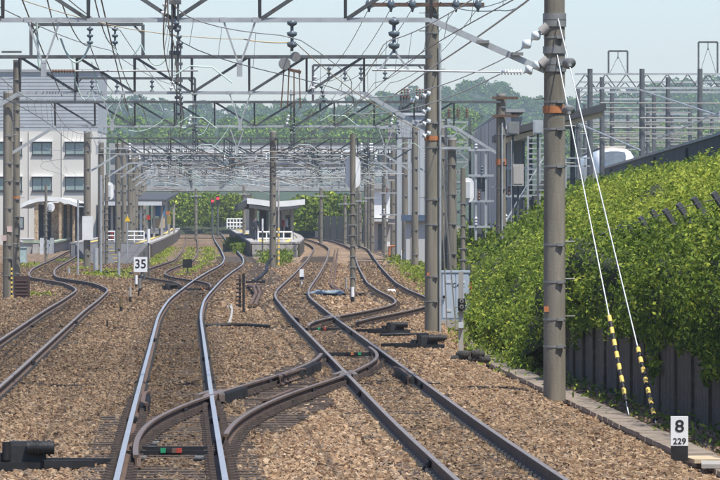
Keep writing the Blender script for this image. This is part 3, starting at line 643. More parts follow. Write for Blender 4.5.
def drop_arm(t, x, d, ztop, zlow, col=True):
    m = MB()
    if col:
        for s_ in (-.05, .05): m.bar((x + s_, d - .1, ztop + .75), (x + s_, d - .1, zlow), .032)
        z = ztop + .6
        while z > zlow + .1: m.box((x, d - .1, z), (.2, .1, .07)); z -= .42
    else: m.bar((x, d - .1, ztop - .8), (x, d - .1, zlow + .3), .05)
    o = m.build('drop_arm', M_steel, t)
    q = MB(); disc_string(q, (x + .02, d - .22, zlow + .95), (x + .1, d - .22, zlow + .5), 4, .055); q.build('insulator', M_porcd, t)
    q = MB(); disc_string(q, (x - .12, d - .15, ztop - .1), (x - .2, d - .15, ztop - .5), 3, .055); q.build('insulator', M_porc if int(d) % 2 else M_porcd, t)
    q = MB(); q.path([(x, d - .2, zlow + .05), (x + .25, d - .2, zlow + .2), (x + .62, d - .2, zlow + .18), (x + .95, d - .2, zlow - .08)], .013, 6); q.build('pull_off_arm', M_cop, t)
def jumper(t, p, q, sag, m_=None, r=.017):
    m = MB(); p, q = Vector(p), Vector(q); m.path([p.lerp(q, k / 10) - Vector((0, 0, sag * 4 * (k / 10) * (1 - k / 10))) for k in range(11)], r, 6); m.build('jumper_wire', m_ or M_cop, t)
def yoke(t, x, d, zt, zl):
    m = MB(); disc_string(m, (x, d, zt + .05), (x, d, zt - .55), 3, .1); m.build('insulator', M_porcd, t)
    m = MB(); m.bar((x, d, zt - .5), (x - .24, d, zl), .035); m.bar((x, d, zt - .5), (x + .24, d, zl), .035); m.build('yoke', M_galv, t)
    m = MB(); m.tube((x - .35, d, zl), (x + .5, d, zl), .02, 8); m.build('steady_tube', M_galv, t)

def offs(d): return [float(tx(TL, d)), float(tx(TR, d))]
# first gantry (d = 83 m)
g1 = gantry('nearest gantry, its thick right pole guyed by two striped stays', 83, -9.4, X(554.5, 83), 6.9, 5.97, 9.2, True, 2.05, 5.06)
for s_ in (-5.25, -2.0): vbracket(g1, s_, 83, 5.97)
drop_arm(g1, float(tx(TL, 83)), 83, 6.5, 5.0); yoke(g1, X(394, 83), 83, 5.97, 5.14)
for k, (p, q) in enumerate((((X(36, 83), 83.2, Z(20, 83)), (X(40, 83), 83.2, Z(64, 83))), ((X(60, 83), 83.2, Z(38, 83)), (X(89, 83), 83.2, Z(44, 83))))): jumper(g1, p, q, .35)
m = MB(); disc_string(m, (X(292, 83), 83, 5.99), (X(292, 83), 83, 5.45), 3, .09); m.build('insulator', M_porcd, g1)
for s_, r_ in ((-.06, .1), (.06, .085)):
    m = MB(); m.tube((X(290 + s_ * 90, 83), 82.97 + s_, 5.3 + s_), (X(290 + s_ * 90, 83), 83.03 + s_, 5.3 + s_), r_, 16); m.build('tension_pulley', M_clamp, g1)
m = MB(); m.bar((X(288, 83), 83, 5.15), (X(301, 83), 83, 5.1), .05); 
for k in range(4): m.bar((X(284 + k * 5, 83), 83, 5.15), (X(281 + k * 6.5, 83), 83, 4.5), .02)
m.build('weight_hanger', M_rusty, g1)
# bare bracket plates on the knee brace
for px, py in ((483, 42), (517, 54)):
    m = MB(); m.box((X(px, 83), 82.9, Z(py, 83)), (.2, .16, .05)); m.build('bracket_plate', M_clamp, g1)
# pole 1 fittings
x1, d1 = X(554.5, 83), 83.0
for zy, m_ in ((109.5, M_orange), (50, M_clamp), (68, M_clamp), (62, M_clamp), (17, M_clamp), (23, M_clamp)):
    z_ = Z(zy, 83); m = MB(); m.tube((x1, d1, z_ - .06), (x1, d1, z_ + .06), .195, 20); m.build('pole_band', m_, g1)
m = MB(); m.box((x1 - .14, d1 - .15, Z(309, 83)), (.08, .04, .09)); m.build('tag', M_orange, g1)
for (a, b_) in (((543, 29), (520, 50)), ((543, 62), (523, 73))):
    m = MB(); m.lathe(At(*a, 82.9), At(*b_, 82.9), [(0, .02), (.1, .02)] + [(.12 + .38 * q / 8, max(.02, .09 * math.sin(math.pi * q / 8))) for q in range(9)] + [(.52 + .38 * q / 8, max(.02, .09 * math.sin(math.pi * q / 8))) for q in range(9)] + [(1, .015)], 12); m.build('insulator', mat('glass_insulator', (.55, .60, .61), .15), g1)
    m = MB(); m.tube(At(548, a[1] - 3, 82.9), At(541, a[1] + 3, 82.9), .085, 10); m.build('end_fitting', M_concl, g1)
m = MB(); disc_string(m, At(522, 72, 82.9), At(500, 72, 82.9), 7, .055); m.build('insulator', M_porc, g1)
m = MB(); m.tube(At(500, 72, 82.9), At(372, 70, 82.9), .017, 6); m.build('cross_span_rod', M_galv, g1)
# second gantry (d = 125 m)
g2 = gantry('second gantry, its right pole standing beside the grey cabinet', 125, -10.2, X(432, 125), 6.66, 5.76, 8.6, True, 1.7, 4.76)
for s_ in (-6.2, -3.0): vbracket(g2, s_, 125, 5.76)
drop_arm(g2, float(tx(TL, 125)), 125, 6.3, 4.95); drop_arm(g2, float(tx(TR, 125)), 125, 6.3, 5.0, False)
feeder_frame(g2, X(31, 125), X(143, 125), 125, 6.7, 7.47, (X(90, 125), X(115, 125)))
for p, q, sg_ in (((60, 38), (90, 46), .42), ((110, 40), (141, 44), .4), ((141, 44), (165, 60), .3), ((72, 62), (91, 92), .5), ((112, 92), (92, 62), .5)):
    jumper(g2, At(*p, 124.9), At(*q, 124.9), sg_)
m = MB(); disc_string(m, At(52, 71, 124.8), At(75, 71, 124.8), 8, .05); m.build('insulator', M_porcb, g2)
m = MB(); m.tube(At(75, 71, 124.8), At(198, 70.5, 124.8), .025, 6); m.build('bus_tube', M_galv, g2)
x2 = X(432, 125); z_ = Z(5, 125)
m = MB(); m.bar((X(368, 125), 124.75, z_), (X(484, 125), 124.75, z_), .1, .1); m.build('crossarm', M_rusty, g2)
for px in (369, 391, 412.5, 456, 478):
    m = MB(); p = At(px, 4, 124.7); m.lathe((p[0], p[1], p[2] + .12), (p[0], p[1], p[2] - .2), [(0, .02), (.1, .07), (.35, .095), (.6, .085), (.75, .04), (1, .02)], 12); m.build('insulator', M_porcd, g2)
for zy in (138,): 
    m = MB(); m.tube((x2, 125, Z(zy + 2.5, 125)), (x2, 125, Z(zy - 2, 125)), .19, 20); m.build('pole_band', M_orange, g2)
m = MB(); m.tube((x2 + .2, 124.85, -.3), (x2 + .2, 124.85, 7.0), .03, 8); m.build('conduit', M_galv, g2)
m = MB(); m.box((x2 - .1, 124.8, Z(274, 125)), (.06, .03, .08)); m.build('tag', M_orange, g2)
for py in (92, 108, 120, 132, 97):
    m = MB(); s_ = -1 if py % 2 else 1; ball_string(m, At(425 + s_ * 6, py, 124.75), At(425 + s_ * 6 - 9, py + 5, 124.75), 2, .075); m.build('insulator', mat('glass_insulator', (.55, .60, .61), .15), g2)
# third gantry (d = 175 m)
d3 = 175.0
g3 = gantry('third gantry spanning from twin left edge poles to the pole before the panel wall', d3, X(8, d3), X(501, d3), 6.63, 5.78, 6.9, True, 1.65, 4.75, polez=6.9) if False else gantry('third gantry spanning from twin left edge poles to the pole before the panel wall', d3, X(8, d3), X(501, d3), 6.63, 5.78, 6.85, True, 1.65, 4.75)
for s_ in (-9.2, -4.3, 0.9): vbracket(g3, s_, d3, 5.78)
drop_arm(g3, float(tx(TL, d3)), d3, 6.3, 4.95); drop_arm(g3, float(tx(TR, d3)), d3, 6.3, 4.95); drop_arm(g3, float(tx(TT, d3)), d3, 6.3, 5, False)
feeder_frame(g3, X(75, d3), X(195, d3), d3, 6.66, 7.46, (X(92, d3), X(117, d3), X(152, d3)))
feeder_frame(g3, X(313, d3), X(425, d3), d3, 6.66, 7.92, (X(329, d3), X(345, d3), X(361, d3), X(385, d3)), M_steel)
for p, q, sg_ in (((91, 92), (117, 96), .5), ((117, 96), (128, 112), .3), ((152, 98), (165, 118), -.2), ((165, 118), (128, 130), .2), ((200, 112), (178, 126), .25), ((213, 112), (196, 134), .3), ((230, 125), (205, 150), .2)):
    jumper(g3, At(*p, d3 - .1), At(*q, d3 - .1), sg_)
for py in (160, 163):
    m = MB(); m.tube((X(501, d3), d3, Z(py + 2, d3)), (X(501, d3), d3, Z(py - 1, d3)), .19, 20); m.build('pole_band', M_orange, g3)
for py in (98, 116):
    m = MB(); m.bar((X(492, d3), d3 - .22, Z(py, d3)), (X(518, d3), d3 - .22, Z(py, d3)), .1, .09); m.build('crossarm', M_rusty, g3)
m = MB(); m.tube((X(502, d3), d3 - .22, 0), (X(502, d3), d3 - .22, 5.9), .03, 6); m.build('conduit', M_galv, g3)
for px in (39, 17):
    m = MB(); m.box((X(px / 3.9, d3), d3 - .19, Z(229 if px > 20 else 238, d3)), (.18, .03, .2)); m.build('number_plate', mat('plate_pink', (0.55, 0.42, 0.38), 0.7), g3)
# twin strut pole at the left edge
tp = thing('concrete_pole', 'slimmer concrete pole right beside the thick left edge gantry pole', 'pole', (X(16.5, 177), 177, -.3)); conc_pole(tp, X(16.5, 177), 177, -.3, Z(62, 177), .12, seed=5)
m = MB(); m.tube((X(16.5, 177), 177, Z(199, 177)), (X(16.5, 177), 177, Z(196.5, 177)), .135, 14); m.build('band', M_orange, tp)
for py in (50, 55):
    m = MB(); m.bar((X(2, 177), 176.8, Z(py + 2, 177)), (X(22, 177), 176.8, Z(py + 2, 177)), .07); m.build('crossarm', M_steel, tp)
# far gantries
def far_gantry(label, d, pl, pr, mid=None, sh=0.0, seed=1, sm=None):
    t = gantry(label, d, X(pl, d), X(pr, d), 6.65 + sh, 5.8 + sh, 7.3 + sh, True, 1.6, 4.8 + sh, mid=mid, simple=True, sm=sm)
    for T in (TL, TR, TT, TS, TF):
        x = float(tx(T, d))
        if X(pl, d) + .8 < x < X(pr, d) - .8:
            drop_arm(t, x, d, 6.3 + sh, 4.95, True)
            r = random.Random(seed + int(x * 7)); m = MB(); s_ = r.choice((-1, 1)); m.tube((x + s_ * 1.6, d - .3, 5.9 + sh), (x - s_ * .3, d - .3, 5.1), .022, 6); m.build('pull_off_tube', M_clamp, t)
            jumper(t, (x - .7, d - .2, 6.3), (x + .5, d - .2, 6.0), .4, None, .014)
    r = random.Random(seed * 13)
    for k in range(13):
        a = X(pl, d) + (X(pr, d) - X(pl, d)) * r.random() * .8; L_ = r.uniform(1.2, 3.6); z_ = r.uniform(4.9, 6.3); m = MB(); m.tube((a, d - .35, z_), (a + L_, d - .35, z_ + r.choice((0, 0, .5, -.5))), .024, 6); m.build('cross_tube', r.choice((M_clamp, M_galv, M_rusty, M_clamp)), t)
    for k in range(6):
        a = X(pl, d) + (X(pr, d) - X(pl, d)) * r.random(); m = MB(); disc_string(m, (a, d - .3, 6.4 + sh), (a, d - .3, 5.95 + sh), 3, .07); m.build('insulator', r.choice((M_porc, M_porcd)), t)
    for k in range(3): vbracket(t, X(pl, d) + (X(pr, d) - X(pl, d)) * (k + .7) / 3.4, d, 5.8 + sh)
    return t
far_gantry('fourth gantry whose middle pole stands before the island platform', 262, 87, 415, X(273, 262), 0, 3)
m = MB(); m.box((X(88, 262), 261.7, Z(228, 262)), (.56, .1, 1.25)); m.build('equipment_box', M_roofw, GT[262][0])
far_gantry('fifth gantry with its left pole by the platform ramp fence', 306, 118, 405, None, 0, 4)
far_gantry('sixth gantry with dark twin poles before the platform shelter', 350, 130, 393, None, .1, 5)
far_gantry('seventh gantry crossing over the island platform canopy', 400, 136, 372, None, .2, 6)
far_gantry('eighth gantry just beyond the white island canopy', 450, 141, 366, None, .3, 7)
far_gantry('farthest gantry right in front of the overbridge', 505, 145, 352, None, .4, 8)

far_gantry('light steel gantry between the fourth and fifth ones over the platform ramp', 284, 101, 440, None, -.25, 11, M_galv)
far_gantry('light steel gantry just beyond the fifth one', 328, 124, 398, None, .45, 12, M_galv)
far_gantry('light steel gantry over the near end of the island canopy', 378, 133, 384, None, -.15, 13, M_galv)
far_gantry('light steel gantry over the middle of the island canopy', 424, 139, 369, None, .75, 14, M_galv)
far_gantry('light steel gantry second nearest to the overbridge', 478, 143, 358, None, -.1, 15, M_galv)
# ------------------------------------------------------------------ overhead lines
GD = [30, 83, 125, 175, 218, 262, 306, 350, 400, 450, 505]
def contact_line(label, T, d0, d1, zc=4.95, zs=5.62, sag=.38, dx=0.0, ndrop=200):
    t = thing('overhead_contact_line', label, 'overhead wire', (float(tx(T, d0)) + dx, d0, zc), 'overhead contact lines')
    ds = np.arange(d0, d1, 3.0); zm = []
    def mz(d):
        for a, b_ in zip(GD[:-1], GD[1:]):
            if a <= d <= b_: f = (d - a) / (b_ - a); return zs - sag * 4 * f * (1 - f)
        return zs - .2
    zig = lambda d: dx + .12 * math.sin(d / 45 * math.pi)
    m = MB(); m.path([(float(tx(T, d)) + zig(d), d, zc) for d in ds], .0075, 4); m.build('contact_wire', M_wire, t)
    m = MB(); m.path([(float(tx(T, d)) + zig(d) * .5 + dx * .5, d, mz(d)) for d in ds], .009, 4); m.build('messenger_wire', M_galv, t)
    for d in np.arange(d0 + 2.5, min(d1, ndrop), 5.0):
        m = MB(); m.bar((float(tx(T, d)) + zig(d), d, zc), (float(tx(T, d)) + zig(d) * .5 + dx * .5, d, mz(d)), .007); m.build('dropper', M_wire, t)
contact_line('overhead contact line above the track left of centre', TL, 45, 505)
contact_line('overhead contact line above the track right of centre', TR, 45, 480)
contact_line('overhead contact line above the leftmost track', TF, 60, 400)
contact_line('overhead contact line above the rightmost track', TT, 125, 480)
contact_line('overhead contact line following the rusty crossover', TC, 60, 112, 5.02, 5.7)
def wire(label, pts, r=.011, m_=None, sag=.4, grp='feeder wires', name='feeder_wire'):
    m = MB()
    for a, b_ in zip(pts[:-1], pts[1:]):
        a, b_ = Vector(a), Vector(b_); m.path([a.lerp(b_, k / 10) - Vector((0, 0, sag * 4 * (k / 10) * (1 - k / 10))) for k in range(11)], r, 4)
    setp(m.build(name, m_ or M_wire, None, pts[0]), label, 'wire', grp)
for k, (px, where) in enumerate(((369, 'outermost left insulator'), (391, 'second left insulator'), (412.5, 'third left insulator'), (456, 'inner right insulator'), (478, 'outermost right insulator'))):
    a = At(px, 8, 124.7); b_ = (a[0] - 1.9, 175, 7.35 if k < 3 else 7.3); wire('thin wire running back from the %s of the high crossarm' % where, [(a[0] + 1.6, 83, 8.1), a, b_, (b_[0] - 2.6, 262, 7.1), (b_[0] - 5, 350, 7)], .010)
for k, (x0, lab) in enumerate(((X(90, 125), 'inner'), (X(115, 125), 'outer'))):
    wire('feeder wire on the %s hanging insulator of the left feeder frames' % lab, [(x0 + 1.6, 83, 6.9), (x0, 125, 6.95), (x0 - 1.6, 175, 6.95), (x0 - 4.6, 262, 6.9), (x0 - 7, 350, 6.9)], .013)
for k, (a, b_, lab) in enumerate((((520, 50), (185, 200), 'upper'), ((500, 74), (215, 190), 'lower'))):
    p = At(*a, 82.9); wire('strain wire leaving the %s white insulators of the guyed pole' % lab, [p, (p[0] - 2.6, 125, p[2] + .2), (p[0] - 4.4, 175, p[2] + .2), (p[0] - 6, 262, p[2] + .3)], .011, M_galv, .25)
wire('thin wire slanting from top left corner down across the first gantry', [(X(-10, 83), 83, Z(2, 83)), (X(110, 130), 130, Z(50, 130)), (X(170, 180), 180, Z(84, 180))], .012, M_galv, .1)
wire('second slanting wire crossing the upper left sky', [(X(60, 70), 70, Z(-8, 70)), (X(120, 125), 125, Z(30, 125)), (X(165, 200), 200, Z(90, 200))], .012, M_galv, .1)
wire('slanting wire across the upper middle sky with orange clamps', [(X(0, 90), 90, Z(-8, 90)), (X(125, 100), 100, Z(28, 100)), (X(243, 110), 110, Z(39, 110))], .009, M_tan, .05)
wire('pale wire passing the tension pulleys and dropping right', [(X(243, 83.4), 83.4, Z(39, 83.4)), (X(295, 83.4), 83.4, Z(42, 83.4)), (X(355, 100), 100, Z(92, 100)), (X(420, 124), 124, Z(130, 124))], .010, M_tan, .03)
wire('thick strain wire rising from the second pole to upper right', [(X(360, 150), 150, Z(118, 150)), (X(440, 118), 118, Z(62, 118)), (X(520, 84), 84, Z(6, 84)), (X(540, 78), 78, Z(-12, 78))], .022, M_galv, .02)
wire('thin wire rising to the upper right beside the thick strain wire', [(X(440, 125), 125, Z(2, 125)), (X(500, 100), 100, Z(10, 100)), (X(535, 80), 80, Z(-6, 80))], .011, M_wire, .1)
for k, (a, b_, lab) in enumerate((((20, -6), (62, 96), 'leftmost'), ((100, -6), (128, 110), 'second'), ((46, -6), (58, 40), 'third'))):
    wire('steep dark drop wire in the upper left sky, %s of three' % lab, [At(*a, 88), At(*b_, 150)], .014, M_wire, .05)

# guy stays of pole 1
def stay(label, top, disc, sl0, foot, gnd):
    d = 83.0; t = thing('guy_stay', label, 'guy wire', Gp(gnd[0], gnd[1], -.42), 'guy stays'); g_ = Vector(Gp(gnd[0], gnd[1], -.42)); p = Vector(At(*top, 83))
    p.y = 83 - .1
    def on(py):                     # point of the straight stay seen at that image row
        lo, hi = 0., 1.
        for _ in range(40):
            mi = (lo + hi) / 2; q = p.lerp(g_, mi); y = HY - F * (q.z - H) / q.y
            if y < py: lo = mi
            else: hi = mi
        return p.lerp(g_, lo)
    m = MB(); m.tube(p, g_, .011, 6); m.build('stay_wire', M_galvl, t)
    q = on(disc); dr = (g_ - p).normalized(); m = MB(); m.lathe(q - dr * .1, q + dr * .1, [(0, .03), (.35, .05), (.48, .115), (.58, .115), (.7, .05), (1, .03)], 14); m.build('insulator', mat('insulator_grey', (.2, .21, .21), .35), t)
    a, b_ = on(sl0), on(foot); n = 14
    for k in range(n):
        m = MB(); m.tube(a.lerp(b_, k / n), a.lerp(b_, (k + 1) / n), .035, 12); m.build('sleeve_stripe', M_yellow if k % 2 == 0 else M_black, t)
stay('left striped guy stay of the nearest pole', (556, 50), 110, 316, 401, (629, 416))
stay('right striped guy stay of the nearest pole', (557, 15), 63, 348, 420, (656, 423))
wire('pair of thin white stay wires behind the second pole', [At(437, 80, 126), (X(447, 133), 133, -.3)], .018, M_galvl, 0, 'pole stays', 'guy_wire')
wire('white stay wire right of the second pole ending by the cabinet', [At(434, 70, 126), (X(456, 131), 131, -.3)], .018, M_galvl, 0, 'pole stays', 'guy_wire')

# ------------------------------------------------------------------ signals (masts with pale oval backboards)
def mast_signal(label, px, ytop, ybase, bx, by, bw, bh, mw=.11, ladder=True, zb=-.25, light=None):
    x, d, z = Gp(px, ybase, zb); s = F / d; t = thing('mast_signal', label, 'signal', (x, d, z), 'mast signals')
    m = MB(); m.tube((x, d, z), (x, d, Z(ytop, d)), mw, 12); m.build('mast', M_conc, t)
    cx, cz, w, h = X(bx, d), Z(by, d), bw / s / 2, bh / s / 2; pts = []; k = 28
    for i in range(k):
        a = 2 * math.pi * i / k; ca, sa = math.cos(a), math.sin(a); st_ = max(0, h - w); pts.append((cx + w * ca, cz + (st_ if sa > 0 else -st_) + w * sa))
    y0, y1 = d + .16, d + .2; m = MB(); m.add([(a, y0, b_) for a, b_ in pts] + [(a, y1, b_) for a, b_ in pts], [tuple(range(k)), tuple(range(k, 2 * k))[::-1]] + [(i, i + k, (i + 1) % k + k, (i + 1) % k) for i in range(k)]); m.build('backboard', M_white, t)
    m = MB(); m.box((cx, d + .12, cz), (w * .7, .14, h * 1.3)); m.build('lamp_case', M_galvl, t)
    if ladder:
        zz_ = z + .5
        while zz_ < cz - h: MB().box((x, d - mw, zz_), (.3, .03, .03)).build('rung', M_clamp, t); zz_ += .35
    return t
mast_signal('tall signal mast with large white oval back between right tracks', 352.8, 134, 303, 353, 172, 15, 33, .09)
mast_signal('white oval signal back before the old wooden platform shelter', 46, 185, 262, 50, 207, 9, 10, .08)
mast_signal('white oval signal back left of the platform ramp', 106.5, 175, 266, 109, 191, 9, 18, .1)
mast_signal('white oval signal back right of the second pole above the bushes', 463, 168, 310, 468, 190, 12, 25, .08)
for px, py, lab in ((212.5, 200.5, 'left'), (217.8, 198, 'right')):
    d = 610.; x = X(px, d); t = thing('colour_light_signal', 'far signal showing red, %s of the pair beyond the island platform' % lab, 'signal', (x, d, -.3), 'far red signals')
    m = MB(); m.tube((x, d, -.3), (x, d, Z(py, d)), .11, 8); m.build('mast', M_steel, t)
    m = MB(); m.box((x, d - .15, Z(py + 2, d)), (.42, .2, 1.0)); h_ = m.build('head', M_black, t)
    m = MB(); m.tube((x, d - .28, Z(py + .5, d)), (x, d - .26, Z(py + .5, d)), .17, 12); m.build('red_lamp', M_lampr, h_)

# ------------------------------------------------------------------ retaining wall, fence, overgrown slope
wl = thing('retaining_wall', 'dark stained concrete panel retaining wall under the overgrown slope', 'wall', (5.2, 73, -.5))
d_ = 30.0; k = 0
while d_ < 103:
    L_ = 2.2; a, b_ = (float(wallx(d_)), d_), (float(wallx(d_ + L_)), d_ + L_ - .03); off = random.uniform(-.012, .012)
    h = .86 + random.uniform(-.015, .015) + max(0, (74 - d_)) * .006
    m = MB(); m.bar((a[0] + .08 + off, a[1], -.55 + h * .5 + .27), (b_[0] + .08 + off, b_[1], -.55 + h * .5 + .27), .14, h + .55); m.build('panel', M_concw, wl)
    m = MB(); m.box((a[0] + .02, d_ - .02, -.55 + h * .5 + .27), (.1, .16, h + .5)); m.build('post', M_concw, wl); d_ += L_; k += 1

PROF_D = np.array([44, 96, 104, 130, 200, 420.])
FD = [60, 72, 80, 112, 124, 150, 200, 420]
def fence_x(d): return np.interp(d, FD, [6.2, 5.75, 5.5, 5.15, 5.1, 5.2, 6.0, 8.5])
def fence_z(d): return np.interp(d, FD, [3.1, 2.9, 2.72, 1.95, 1.95, 2.15, 2.3, 2.4])
def fence_top(d): return fence_z(d) + .2
def prof(d):
    """profile of the overgrown bank across the line: list of (u, z)"""
    lowz = float(np.interp(d, [96, 103], [.78, -.38])); ft = float(fence_z(d)); uf = float(fence_x(d) - wallx(d)); uf = max(uf, .5)
    t = float(np.clip((d - 96) / 6, 0, 1))
    return [(.1 - .5 * t, lowz), (-.1 - .5 * t, lowz + .45), (-.05 - .35 * t, lowz + 1.0), (uf * .4, lowz + (ft - .4 - lowz) * .85), (uf * .8, ft - .42), (uf + .15, ft - .32), (uf + .9, max(ft, 2.5)), (uf + 2.0, 3.05), (uf + 3.2, 3.35), (uf + 5, 3.8), (uf + 7.5, 4.3), (16, 4.5)]
def bank(nu, ds):
    P = np.zeros((len(ds), nu, 3))
    for i, d in enumerate(ds):
        p = np.array(prof(d)); L_ = np.concatenate([[0], np.cumsum(np.hypot(*np.diff(p, axis=0).T))]); t = np.linspace(0, L_[-1], nu)
        P[i, :, 0] = wallx(d) + np.interp(t, L_, p[:, 0]); P[i, :, 1] = d; P[i, :, 2] = np.interp(t, L_, p[:, 1])
    return P
ds_ = np.concatenate([np.arange(32, 160, .6), np.arange(160, 300, 3.0)]); NU = 110; P = bank(NU, ds_)
T_ = np.gradient(P, axis=1); T2 = np.gradient(P, axis=0); NRM = np.cross(T2, T_); NRM /= np.linalg.norm(NRM, axis=2, keepdims=True) + 1e-9
NRM *= np.sign(NRM[..., 2:3] + 1e-6 - NRM[..., 0:1] * .5 + 0) 
jj = np.arange(NU)[None] * .127 + 0 * ds_[:, None]
BUMP = (fbm(jj * 1.0, ds_[:, None] * .55, 21) - .45) * 1.3 + (fbm(jj * 2.4, ds_[:, None] * 1.2, 22) - .5) * 1.1
UF = P[..., 0] - fence_x(ds_)[:, None]; BUMP = BUMP * np.where(np.abs(UF) < .9, .5, np.where(UF > 0, .7, 1.0))
PB = P + NRM * (BUMP[..., None] - .12)
idx = np.arange(PB.shape[0] * NU).reshape(-1, NU); fc = np.stack([idx[:-1, :-1], idx[:-1, 1:], idx[1:, 1:], idx[1:, :-1]], -1).reshape(-1, 4)
setp(link_mesh('embankment', np_mesh('embankment', PB.reshape(-1, 3), fc, M_soil, None, True)), kind='structure')

def leaves(name, pos, nrm, size, tint, m_, spread=.7, aspect=1.5):
    n = len(pos); nn = nrm + RNG.normal(0, spread, (n, 3)); nn /= np.linalg.norm(nn, axis=1, keepdims=True)
    a = np.cross(nn, RNG.normal(0, 1, (n, 3))); a /= np.linalg.norm(a, axis=1, keepdims=True); b_ = np.cross(nn, a)
    s = size[:, None] * .5; tip = s * aspect
    V = np.stack([pos - b_ * tip, pos + a * s * .8 - b_ * tip * .15 + nn * s * .25, pos + b_ * tip, pos - a * s * .8 - b_ * tip * .15 + nn * s * .25], 1)
    fc = np.arange(n * 4).reshape(-1, 4); return link_mesh(name, np_mesh(name, V.reshape(-1, 3), fc, m_, np.repeat(tint, 4, 0)))
def bank_points(n, d0, d1, j0, j1, lift=.15):
    d = d0 + (d1 - d0) * RNG.random(n); fi = np.interp(d, ds_, np.arange(len(ds_))); fj = j0 + (j1 - j0) * RNG.random(n)
    i0 = np.clip(fi.astype(int), 0, len(ds_) - 2); j_0 = np.clip(fj.astype(int), 0, NU - 2); a = (fi - i0)[:, None]; b_ = (fj - j_0)[:, None]
    L = lambda Q: (Q[i0, j_0] * (1 - a) + Q[i0 + 1, j_0] * a) * (1 - b_) + (Q[i0, j_0 + 1] * (1 - a) + Q[i0 + 1, j_0 + 1] * a) * b_
    p, nr_ = L(PB), L(NRM); p = p + nr_ * (RNG.random((n, 1)) ** 1.5 * lift * 2.0); return p, nr_, fj, d
G_DARK, G_MID, G_YEL = np.array((.040, .075, .012)), np.array((.13, .198, .025)), np.array((.34, .385, .055))
def green(n, mix): 
    k = np.clip(mix + RNG.normal(0, .27, n), 0, 1)[:, None]; c = np.where(k < .5, G_DARK + (G_MID - G_DARK) * k * 2, G_MID + (G_YEL - G_MID) * (k - .5) * 2); return c * (.6 + .75 * RNG.random((n, 1)))
p, nr_, fj, d = bank_points(380000, 60, 150, 0, 98, .24)
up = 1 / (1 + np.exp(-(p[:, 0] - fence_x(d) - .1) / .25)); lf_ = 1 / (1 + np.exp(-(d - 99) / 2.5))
mix = .30 + .75 * (fbm(fj * .22, d * .5, 31) - .5) + .55 * up + .3 * lf_ * (1 - up); sz = .04 + .055 * RNG.random(len(p)) ** 2  # leaf colour carries the sunlit upper bank and the shaded front below the fence
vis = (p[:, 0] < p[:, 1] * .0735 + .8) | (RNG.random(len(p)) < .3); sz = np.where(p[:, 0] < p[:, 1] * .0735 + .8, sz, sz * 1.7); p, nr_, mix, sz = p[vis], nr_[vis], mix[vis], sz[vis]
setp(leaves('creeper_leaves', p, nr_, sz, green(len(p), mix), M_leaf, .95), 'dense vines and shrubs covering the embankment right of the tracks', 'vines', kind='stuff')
p, nr_, fj, d = bank_points(60000, 150, 296, 0, 104, .3); sz = .075 + .09 * RNG.random(len(p))
setp(leaves('creeper_leaves', p, nr_, sz, green(len(p), .45 + .3 * (fbm(fj * .3, d * .2, 33) - .5)), M_leaf), 'farther vines on the embankment towards the panel wall', 'vines', kind='stuff')
tc, tnr, tfj, td_ = bank_points(2300, 62, 135, 4, 96, .1); k_ = tc[:, 0] < tc[:, 1] * .0735 + .8; tc, tnr, td_ = tc[k_], tnr[k_], td_[k_]; nt_ = len(tc)
tr_ = .10 + .27 * RNG.random(nt_) ** 1.8; q_ = RNG.normal(0, 1, (nt_, 42, 3)); q_ /= np.linalg.norm(q_, axis=2, keepdims=True); q_ *= (tr_[:, None] * (.5 + .6 * RNG.random((nt_, 42))))[..., None]; q_[..., 2] *= 1.35
tp_ = (tc[:, None] + tnr[:, None] * (tr_ * .9)[:, None, None] + q_).reshape(-1, 3); tm_ = np.repeat(.5 + .3 * (tc[:, 0] > fence_x(td_)) + RNG.normal(0, .18, nt_), 42)  # sprays above the fence tinted lighter, as the sunlit part of the bank
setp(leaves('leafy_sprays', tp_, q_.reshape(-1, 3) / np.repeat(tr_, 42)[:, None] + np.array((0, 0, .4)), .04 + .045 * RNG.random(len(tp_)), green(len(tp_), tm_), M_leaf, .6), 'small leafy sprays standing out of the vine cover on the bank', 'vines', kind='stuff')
p, nr_, fj, d = bank_points(30000, 34, 60, 0, 98, .3)
setp(leaves('creeper_leaves', p, nr_, .09 + .1 * RNG.random(len(p)), green(len(p), np.full(len(p), .55)), M_leaf, .95), 'vines on the nearest part of the embankment', 'vines', kind='stuff')
dv = 60 + 42 * RNG.random(9000); hv = RNG.random(9000); kp_ = hv < (fbm(dv * .9, dv * 0, 51) ** 2 * 1.25); dv, hv = dv[kp_], hv[kp_]
pv_ = np.stack([wallx(dv) - .06 - .1 * RNG.random(len(dv)), dv, .95 - hv * 1.2], 1)
setp(leaves('hanging_vines', pv_, np.tile([(-.8, -.4, .4)], (len(pv_), 1)), .05 + .06 * RNG.random(len(pv_)), green(len(pv_), np.full(len(pv_), .4)), M_leaf), 'vines hanging down over the retaining wall face', 'vines', kind='stuff')
